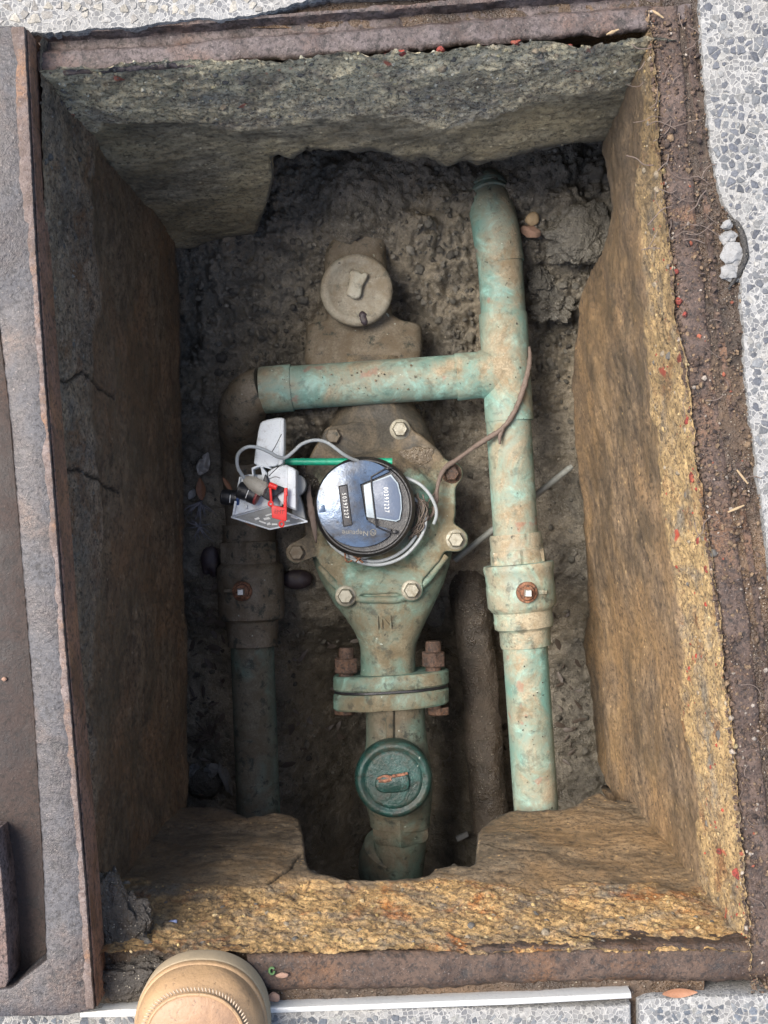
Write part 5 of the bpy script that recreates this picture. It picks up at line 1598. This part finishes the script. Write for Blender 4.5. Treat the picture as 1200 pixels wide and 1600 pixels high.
# ------------------------------------------------------------------ TWIG, ROD, BARK
o = obj('twig', merge(tube([P(a, b, z) for a, b, z in [(827, 542, -.437), (828, 560, -.430), (825, 580, -.424), (820, 600, -.421), (813, 622, -.418), (803, 645, -.416), (790, 664, -.416), (775, 677, -.417), (757, 688, -.425), (735, 703, -.435), (714, 718, -.440), (697, 730, -.437), (688, 745, -.434), (683, 765, -.430), (681, 785, -.428), (676, 803, -.428), (664, 816, -.430)]], [0.0016, 0.0026, 0.003, 0.0036, 0.003, 0.0034, 0.0025, 0.0033, 0.0028, 0.0024, 0.0034, 0.003, 0.0024, 0.0028, 0.0022, 0.0016], 10, 7, 0.2),
                      tube([P(786, 668, -.416), P(781, 682, -.417), P(781, 694, -.418)], [0.003, 0.0024, 0.0012], 8, 4, 0.15), tube([P(683, 765, -.430), P(672, 780, -.43), P(660, 800, -.432)], 0.0009, 6, 4), tube([P(681, 790, -.43), P(668, 798, -.43), P(652, 822, -.433)], 0.0008, 6, 4)), M['twig'], angle=180)
setp(o, 'long bent brown twig draped over the right pipe onto the meter', 'twig')
o = obj('metal_rod', lathe(P(710, 876, -0.545), P(894, 728, -0.535), [(0, 0.0035), (0.01, 0.0041), (0.97, 0.0041), (1, 0.003)], 20), M['rod'])
setp(o, 'straight grey rod passing slantwise under the right pipe', 'rod')
o = obj('bark_strip', tube([P(484, 757, -.42), P(483, 775, -.415), P(487, 800, -.41), P(491, 825, -.412), (P(494, 848, -.42))], [0.0012, 0.0035, 0.0042, 0.0036, 0.001], 10, 5, 0.2, 0.5), M['twig'], angle=180)
setp(o, 'dark strip of bark standing between bracket and register', 'bark')

rr_ = random.Random(11); tg = []
for k in range(16):
    a0 = rr_.uniform(-0.5, 0.5)
    q = [(648 + rr_.uniform(-10, 14), 775 + rr_.uniform(-6, 12)), (656 + rr_.uniform(-12, 14), 800 + rr_.uniform(-10, 10)), (650 + rr_.uniform(-14, 14), 822 + rr_.uniform(-8, 8)), (640 + rr_.uniform(-10, 20), 835 + rr_.uniform(-6, 8))]
    tg.append(tube([P(a, b, -0.420 + rr_.uniform(0, 0.008)) for a, b in q], rr_.uniform(0.0005, 0.0011), 6, 5, 0.15))
o = obj('root_tangle', merge(*tg), M['leaf_dark'], angle=180)
setp(o, 'tangle of fine dark roots caught in the cable loops right of the register', 'roots', kind='stuff')

# ------------------------------------------------------------------ LEAVES, STONES, LITTER
def leaf(name, px, py, z, L, Wd, ang, mat, label, cat='leaf', curl=0.3, n=9, seed=1, m=7, crumple=0.0):
    vs, fs = [], []
    c0 = P(px, py, z)
    ca, sa = math.cos(ang), math.sin(ang)
    for s_ in (0, 1):
        for i in range(n):
            t = i / (n - 1)
            w = math.sin(math.pi * (0.04 + 0.92 * t) ** 0.9) * Wd / 2
            for j in range(m):
                u = (j / (m - 1) - 0.5) * 2
                x = (t - 0.5) * L; y = u * w
                zz = curl * (abs(u) ** 1.5) * w + curl * 0.5 * L * (t - 0.5) ** 2
                if crumple: zz += crumple * float(vnoise(np.array([x * 170 + seed]), np.array([y * 170]), np.array([seed * 1.0]), seed)[0])
                vs.append((c0.x + x * ca - y * sa, c0.y + x * sa + y * ca, z + zz - s_ * 0.0006))
    k = n * m
    for i in range(n - 1):
        for j in range(m - 1):
            a = i * m + j
            fs.append((a, a + m, a + m + 1, a + 1)); fs.append((k + a, k + a + 1, k + a + m + 1, k + a + m))
    per = [j for j in range(m)] + [i * m + m - 1 for i in range(1, n)] + [(n - 1) * m + j for j in range(m - 2, -1, -1)] + [i * m for i in range(n - 2, 0, -1)]
    for i in range(len(per)):
        a, b = per[i], per[(i + 1) % len(per)]
        fs.append((a, b, k + b, k + a))
    o = obj(name, (vs, fs), mat, angle=60)
    setp(o, label, cat)
    return o


leaf('leaf', 1062, 1551, 0.001, 0.031, 0.0085, 0.05, M['leaf'], 'orange-brown pointed leaf lying on the near paving edge at the right', seed=2)
leaf('leaf', 356, 758, -0.50, 0.022, 0.006, R(-58), M['leaf'], 'rusty brown leaf sticking up behind the blue-ringed connector', seed=3)
leaf('leaf', 314, 764, fh(314, 764) + 0.006, 0.03, 0.013, R(95), M['leaf'], 'curled brown leaf below the white wrapper on the left', seed=4)
leaf('leaf', 390, 818, -0.45, 0.02, 0.006, R(-35), M['leaf'], 'tan leaf tip showing under the bracket face plate', seed=5)
leaf('wrapper_scrap', 319, 725, fh(319, 725) + 0.008, 0.032, 0.017, R(70), M['wrapper'], 'crumpled white wrapper scrap by the left wall', 'litter', 0.1, 22, 6, 16, crumple=0.011)
leaf('wrapper_scrap', 300, 772, fh(300, 772) + 0.004, 0.016, 0.010, R(60), M['wrapper'], 'tiny pale scrap tucked against the foot of the left wall', 'litter', 0.1, 10, 9, 8, crumple=0.004)
o = obj('green_shoot', merge(tube([P(425 + 4 * math.cos(a), 1517 + 5 * math.sin(a), 0.0) for a in np.linspace(0, 5.6, 9)], 0.0011, 6, 3)), M['greenbit'])
setp(o, 'small curled green shoot on the rusty ledge right of the boot', 'shoot')
stone('pebble', 428, 1558, 0.0, 0.006, M['brick'], 'reddish pebble right of the boot beside the metal strip', 'pebble', (1, .7, .5), 8)
stone('pebble', 441, 1524, 0.001, 0.0042, M['brick'], 'small orange chip beside the green shoot', 'pebble', (1.3, .6, .4), 18)
stone('stone', 262, 1448, -0.07, 0.008, M['bluebit'], 'small blue-grey stone sticking out of the near wall by the shadowed corner', 'stone', (1.2, .6, .5), 9, rot=0.6)
stone('clod', 905, 368, fh(900, 372) + 0.012, 0.047, M['clod'], 'big rounded clod of grey earth against the right wall', 'clod', (0.95, 0.85, 0.55), 12, base=ICO5, rough=0.45, facet=180)
stone('clod', 865, 478, fh(865, 478) + 0.005, 0.026, M['clod'], 'knobbly clod of earth right of the pipe tee', 'clod', (0.95, 1.0, 0.6), 22, base=ICO5, rough=0.9, facet=180)
stone('clod', 843, 440, fh(843, 440) + 0.003, 0.016, M['clod'], 'small lumpy clod between the right pipe and the big clod', 'clod', (0.95, 1.2, 0.6), 25, base=ICO5, rough=0.9, facet=180)
stone('brick_chip', 829, 362, fh(829, 362) + 0.010, 0.011, M['brick'], 'tan brick chip beside the top of the right pipe', 'chip', (1.2, .7, .6), 14, rot=-0.5, base=ICO2, facet=25)
stone('stone', 832, 342, fh(832, 342) + 0.010, 0.009, M['straw'], 'yellowish pebble just above the tan brick chip', 'stone', (1, .9, .7), 15)
stone('stone', 463, 905, fh(463, 905) + 0.012, 0.020, M['dark_stone'], 'smooth dark purple stone left of the meter funnel', 'stone', (1.1, .65, .5), 16, rough=0.15)
stone('stone', 327, 878, fh(327, 878) + 0.014, 0.016, M['dark_stone'], 'black rough stone beside the left valve', 'stone', (.8, 1.3, .6), 17, rough=0.6)
stone('concrete_chip', 679, 955, fh(679, 955) + 0.012, 0.017, M['clod'], 'grey concrete chip with pale rim below the meter lug', 'chip', (.9, 1.3, .4), 19, base=ICO2, facet=25)
stone('concrete_chip', 680, 970, fh(680, 970) + 0.015, 0.006, M['pale_stone'], 'small white chip at the foot of the grey concrete chip', 'chip', (1.5, .7, .5), 20, base=ICO2, facet=25)
stone('concrete_chip', 303, 1205, fh(303, 1205) + 0.01, 0.010, M['pale_stone'], 'white mortar chip at the left wall foot, leftmost of three', 'chip', (.8, 1, .6), 30, base=ICO3, facet=25, rough=1.1)
stone('concrete_chip', 333, 1202, fh(333, 1202) + 0.012, 0.009, M['pale_stone'], 'white mortar chip between the leftmost chip and the long one', 'chip', (1.1, .9, .6), 31, base=ICO3, facet=25, rough=1.1)
stone('concrete_chip', 352, 1218, fh(352, 1218) + 0.012, 0.016, M['pale_stone'], 'long white mortar chip next to the left pipe', 'chip', (.42, 1.3, .4), 32, base=ICO3, facet=25, rough=1.1, rot=0.3)
stone('brick_chip', 322, 1236, fh(322, 1236) + 0.012, 0.012, M['brick'], 'pink brick chip below the white mortar chips', 'chip', (1.1, .7, .4), 33, base=ICO1, facet=20, rough=0.15)
stone('stone', 318, 1222, fh(318, 1222) + 0.006, 0.026, M['clod'], 'brownish stone among the white chips at the left wall foot', 'stone', (1.1, .8, .5), 34)
o = obj('plastic_stick', prism(pxpoly([(712, 1309), (730, 1300), (733, 1307), (715, 1316)], -0.66), -0.668, -0.66, 0.001), M['pale_stone'])
setp(o, 'short pale stick deep in the dark gap right of the lower valve', 'stick')

# pale stones in the broken pavement gap
for i, (a, b, rr, fl, lb) in enumerate([(1136, 352, 0.006, (.8, .7, .5), 'smallest pale stone, topmost in the broken pavement gap'), (1139, 371, 0.0075, (1.0, .9, .5), 'rounded pale stone second from the top in the pavement gap'),
                                        (1144, 397, 0.0100, (1.0, 1.05, .5), 'squarish grey-white stone, largest in the pavement gap'), (1141, 426, 0.0082, (1.0, 1.0, .5), 'pale stone lowest in the broken pavement gap')]):
    stone('gap_stone', a, b, -0.003, rr, M['gapstone'], lb, 'stone', fl, 50 + i, base=ICO3, rough=0.8, facet=22)
o = obj('rubber_seal', tube([P(1136, 338, -0.002), P(1152, 350, -0.001), P(1161, 372, 0.0), P(1165, 398, 0.0), P(1158, 420, -0.001), P(1148, 436, -0.002), P(1138, 452, -0.004)], [0.001, 0.0024, 0.003, 0.003, 0.0028, 0.0024, 0.001], 10, 6, 0.12), m_soil('old_sealant', (0.02, 0.018, 0.016), (0.05, 0.045, 0.04), (0.08, 0.07, 0.06)), angle=180)
setp(o, 'dark curved strip of old sealant bordering the broken pavement gap', 'seal strip')

# dry grass tufts
def tuft(px, py, z, n, L, mat, label, seed, spread=2.6, a0=0.0):
    rr = random.Random(seed); gs = []
    b = P(px, py, z)
    for i in range(n):
        a = a0 + rr.uniform(-spread, spread); l = L * rr.uniform(0.5, 1.1)
        p1 = b + Vector((math.cos(a) * l * .5, math.sin(a) * l * .5, l * 0.25)); p2 = b + Vector((math.cos(a + rr.uniform(-.3, .3)) * l, math.sin(a + rr.uniform(-.3, .3)) * l, rr.uniform(0, .15) * l))
        gs.append(tube([b + Vector((rr.uniform(-.003, .003), rr.uniform(-.003, .003), 0)), p1, p2], [0.0011, 0.0008, 0.0003], 5, 4))
    o = obj('dry_grass', merge(*gs), mat, angle=180)
    return setp(o, label, 'grass', kind=None)


M['greygrass'] = m_plain('grey_grass', (0.22, 0.21, 0.22), 0.5, 0.4, scale=120)
tuft(313, 785, fh(313, 785) + 0.006, 26, 0.030, M['greygrass'], 'grey tuft of matted dry grass at the foot of the left wall', 1, 1.2, -1.6)
tuft(312, 822, fh(312, 822) + 0.006, 18, 0.022, M['greygrass'], 'smaller grey grass tuft just below the matted one', 2, 3.1)
tuft(330, 1150, fh(330, 1150) + 0.006, 22, 0.035, M['leaf_dark'], 'dark wet grass clump between the left wall and left pipe', 3, 1.3, 2.4)
tuft(1016, 32, -0.008, 9, 0.011, M['straw'], 'straw-coloured fibres caught at the upper right corner of the frame', 4, 3.1)
for i, (a, b, an, lb) in enumerate([(1028, 22, -0.6, 'pale wood splinter in the upper right corner'), (957, 50, 0.4, 'brown splinter on the far rail left of the corner')]):
    p = P(a, b, 0.002)
    d = Vector((math.cos(an), math.sin(an), 0)) * 0.006
    o = obj('wood_splinter', tube([p - d, p, p + d], [0.0006, 0.0014, 0.0006], 7, 3, 0.2), M['straw'])
    setp(o, lb, 'splinter')
for i, (a, b, an, lb) in enumerate([(1160, 745, -0.9, 'red-tipped straw on the right rail beside the pavement'), (1150, 795, 0.4, 'short yellow straw below the red-tipped one')]):
    p = P(a, b, 0.001); d = Vector((math.cos(an), math.sin(an), 0)) * 0.008
    o = obj('straw_piece', tube([p - d, p, p + d], [0.0007, 0.0013, 0.0007], 7, 3, 0.1), M['straw']); setp(o, lb, 'straw')

# leaf litter pressed into the floor (dark)
r = random.Random(5)
gl = []
for i in range(90):
    side = r.random()
    if side < 0.5: px, py = r.uniform(300, 350), r.uniform(860, 1240)
    elif side < 0.8: px, py = r.uniform(445, 560), r.uniform(960, 1200)
    else: px, py = r.uniform(870, 905), r.uniform(950, 1200)
    z = fh(px, py) + 0.002; c = P(px, py, z); a = r.uniform(0, 6.28); L = r.uniform(0.004, 0.013); w = L * r.uniform(.2, .45)
    n = 6; top = []; ca, sa = math.cos(a), math.sin(a)
    pl = [(-L, 0), (-L * .4, w), (L * .4, w * .8), (L, 0), (L * .4, -w * .8), (-L * .4, -w)]
    pts2 = [(c.x + x * ca - y * sa, c.y + x * sa + y * ca) for x, y in pl]
    sx, sy = r.uniform(-.5, .5), r.uniform(-.5, .5)
    gl.append(prism(pts2, z, z + 0.0008, 0.0002, tilt=lambda x, y, c=c, sx=sx, sy=sy: sx * (x - c.x) + sy * (y - c.y)))
o = obj('leaf_litter', merge(*gl), M['leaf_dark'], angle=30)
setp(o, 'dark rotted leaf litter scattered in the deep parts of the pit floor', 'leaf litter', kind='stuff')

M['corner'] = m_soil('corner_dirt', (0.03, 0.026, 0.022), (0.075, 0.062, 0.05), (0.11, 0.085, 0.06))
stone('clod', 184, 1462, -0.045, 0.036, M['corner'], 'dark heaped clod in the near left corner beside the cover', 'clod', (0.8, 1.3, 0.6), 41, base=ICO5, rough=0.8, facet=180)
stone('clod', 196, 1530, -0.020, 0.026, M['corner'], 'lower dark clod between the cover and the boot', 'clod', (1.3, 0.8, 0.5), 43, base=ICO5, rough=0.9, facet=180)
stone('clod', 232, 1500, -0.030, 0.016, M['corner'], 'small dark clod touching the broken concrete left of the boot', 'clod', (0.9, 1.1, 0.5), 45, base=ICO5, rough=0.9, facet=180)

# ------------------------------------------------------------------ BOOT
bt = thing('boot', 'tan leather work boot with stitched moc toe standing on the near edge of the pit', 'boot', P(313, 1600, 0.0) + Vector((0, -0.1, 0)))
bx = P(314, 1490, 0.03).x; by = P(314, 1491, 0.014).y


def half_w(s, off=0.0):     # half width at s metres behind the tip of the outline inset by off
    B, A_ = 0.062 - off, 0.059 - off
    if s < B: return A_ * max(0.0, 1 - ((B - s) / B) ** 2.25) ** (1 / 2.25)
    return float(np.interp(s + off, [0.062, 0.09, 0.12, 0.16, 0.2, 0.25, 0.28, 0.295, 0.30], [0.059, 0.059, 0.055, 0.047, 0.041, 0.041, 0.036, 0.024, 0.0])) - off * (1 if s < 0.27 else 0)


ss = [0, 0.0004, 0.001, 0.002, 0.0035, 0.0055, 0.008, 0.011, 0.015, 0.02, 0.028, 0.036, 0.046, 0.056, 0.068, 0.08, 0.095, 0.11, 0.13, 0.15, 0.17, 0.2, 0.23, 0.26, 0.275, 0.287, 0.295, 0.30]
out2 = [(bx + half_w(s_) * 1.0, by - s_) for s_ in ss] + [(bx - half_w(s_), by - s_) for s_ in ss[-2:0:-1]]
out2 = chaikin(out2, 1)
obj('sole', prism(out2, 0.0012, 0.026, 0.003), M['crepe'], bt)
obj('welt', prism(inset(out2, 0.0008), 0.0262, 0.034, 0.003), M['leather_l'], bt)
# rolled side leather between welt and stitched seam, then plug of the toe
def shell(prof, hw_scale, y_off, s_max, name, mat, n=40):
    """prof(s)->(height top, base z)"""
    vs, fs = [], []
    sl = np.concatenate([0.035 * np.linspace(0, 1, 16) ** 2, np.linspace(0.04, s_max, 26)])
    for s_ in sl:
        w = max(0.0005, half_w(min(s_, 0.3)) * hw_scale)
        h, zb = prof(s_)
        for k in range(n + 1):
            a = math.pi * k / n
            ca, sa = math.cos(a), math.sin(a)
            vs.append((bx + w * math.copysign(abs(ca) ** 0.75, ca), by - y_off - s_ * (1 - (y_off * 0)), zb + (h - zb) * (sa ** 0.62)))
    m = len(sl)
    for i in range(m - 1):
        for k in range(n):
            fs.append((i * (n + 1) + k, i * (n + 1) + k + 1, (i + 1) * (n + 1) + k + 1, (i + 1) * (n + 1) + k))
    fs.append(tuple(range(n + 1))[::-1]); fs.append(tuple((m - 1) * (n + 1) + k for k in range(n + 1)))
    for i in range(m - 1):
        fs.append((i * (n + 1), (i + 1) * (n + 1), (i + 1) * (n + 1) + n, i * (n + 1) + n))
    fs = [tuple(reversed(q)) for q in fs]
    return obj(name, (vs, fs), mat, bt, angle=70)


side_h = lambda s_: (0.034 + 0.036 * (1 - math.exp(-s_ / 0.012)), 0.030)
shell(lambda s_: (0.034 + 0.034 * (1 - math.exp(-s_ / 0.010)) + 0.02 * float(sstep(0.05, 0.14, s_)), 0.030), 0.955, 0.0025, 0.285, 'side_leather', M['leather_l'])
# toe plug (darker, inside the seam)
def ring_pts(off, zf, s_end=0.125, n=46):
    ssn = (s_end - off) * (np.linspace(1, 0, n) ** 2)
    pts = [(bx + max(0, half_w(q, off)), by - off - q, zf(q)) for q in ssn]
    return pts + [(bx - max(0, half_w(q, off)), by - off - q, zf(q)) for q in ssn[::-1][1:]]


def ztop(s_): return 0.0665 + 0.001 * s_ + 0.02 * float(sstep(0.05, 0.14, s_))


# plug surface as concentric loft
rings_b = []
for off, dz in ((0.0165, -0.004), (0.0168, 0.0012), (0.0180, 0.0022), (0.022, 0.0034), (0.03, 0.0052), (0.04, 0.0066), (0.05, 0.0072)):
    rings_b.append([(p[0], p[1], p[2] + dz) for p in ring_pts(off, ztop, 0.15)])
n = len(rings_b[0]); vs = [p for rg in rings_b for p in rg]; fs = []
for i in range(len(rings_b) - 1):
    for k in range(n - 1):
        fs.append((i * n + k, (i + 1) * n + k, (i + 1) * n + k + 1, i * n + k + 1))
fs = [tuple(reversed(q)) for q in fs]
last = (len(rings_b) - 1) * n
for k in range(n // 2):
    fs.append((last + k, last + k + 1, last + n - 2 - k, last + n - 1 - k))
obj('toe_plug', (vs, fs), M['leather'], bt, angle=70)
obj('seam_cord', tube(ring_pts(0.0165, lambda s_: ztop(s_) + 0.0008, 0.15, 30), 0.0016, 8, 2), M['leather_l'], bt)
sp = ring_pts(0.0125, lambda s_: ztop(s_) - 0.0006, 0.15, 400)
st_ = []
acc = 0
for i in range(1, len(sp)):
    a, b = Vector(sp[i - 1]), Vector(sp[i]); acc += (b - a).length
    if acc > 0.0028:
        acc = 0
        t = (b - a).normalized(); nn = Vector((-t.y, t.x, 0))
        c = b
        st_.append(tube([c - nn * 0.0018 + t * 0.0008, c + Vector((0, 0, 0.0005)), c + nn * 0.0018 - t * 0.0008], [0.0004, 0.0007, 0.0004], 6, 2))
obj('stitching', merge(*st_), M['stitch'], bt, angle=180)
# vamp seam, tongue and laces
arc = [(bx + 0.030 * math.sin(a) * 1.15, by - 0.049 - 0.026 * (1 - math.cos(a)), 0.0785 + 0.002) for a in np.linspace(-1.5, 1.5, 15)]
obj('vamp', prism([(p[0], p[1]) for p in arc] + [(bx - 0.036, by - 0.13), (bx + 0.036, by - 0.13)], 0.06, 0.0795, 0.0015, tilt=lambda x, y: 0.25 * max(0.0, (by - 0.07 - y))), M['leather'], bt, angle=60)
obj('seam_cord', tube([Vector(p) + Vector((0, 0, -0.001)) for p in arc], 0.0013, 8, 3), M['leather_l'], bt)
obj('tongue', prism(chaikin([(bx - 0.02, by - 0.062), (bx + 0.02, by - 0.062), (bx + 0.026, by - 0.13), (bx - 0.026, by - 0.13)], 2), 0.07, 0.083, 0.002, tilt=lambda x, y: 0.3 * max(0.0, (by - 0.07 - y))), M['stitch'], bt)
for k in range(4):
    y = by - 0.078 - 0.014 * k; z = 0.088 + 0.0045 * k
    obj('lace', tube([(bx - 0.024, y, z - 0.004), (bx, y + 0.004, z + 0.001), (bx + 0.024, y - 0.002, z - 0.004)], 0.0022, 8, 4), M['lace'], bt)
# shaft
vs, fs = [], []
n = 40; hs = np.linspace(0, 1, 14)
for t in hs:
    z = 0.05 + 0.16 * t; yc = by - 0.215 - 0.012 * t; rx_ = 0.041 + 0.010 * t; ry_ = 0.075 - 0.018 * float(sstep(0, 0.6, t))
    for k in range(n):
        a = 2 * math.pi * k / n
        vs.append((bx + rx_ * math.cos(a), yc + ry_ * math.sin(a), z))
for t in (1.0, 0.4):
    z = 0.05 + 0.16 * t
    for k in range(n):
        a = 2 * math.pi * k / n
        vs.append((bx + 0.046 * math.cos(a), by - 0.227 + 0.052 * math.sin(a), z))
m = len(hs) + 2
for i in range(m - 1):
    for k in range(n):
        fs.append((i * n + k, i * n + (k + 1) % n, (i + 1) * n + (k + 1) % n, (i + 1) * n + k))
fs.append(tuple((m - 1) * n + k for k in range(n))); fs.append(tuple(range(n))[::-1])
obj('shaft', (vs, fs), M['leather'], bt, angle=60)
print('tris', sum(len(o.data.loop_triangles) if not o.data.calc_loop_triangles() else 0 for o in bpy.data.objects if o.type == 'MESH'))
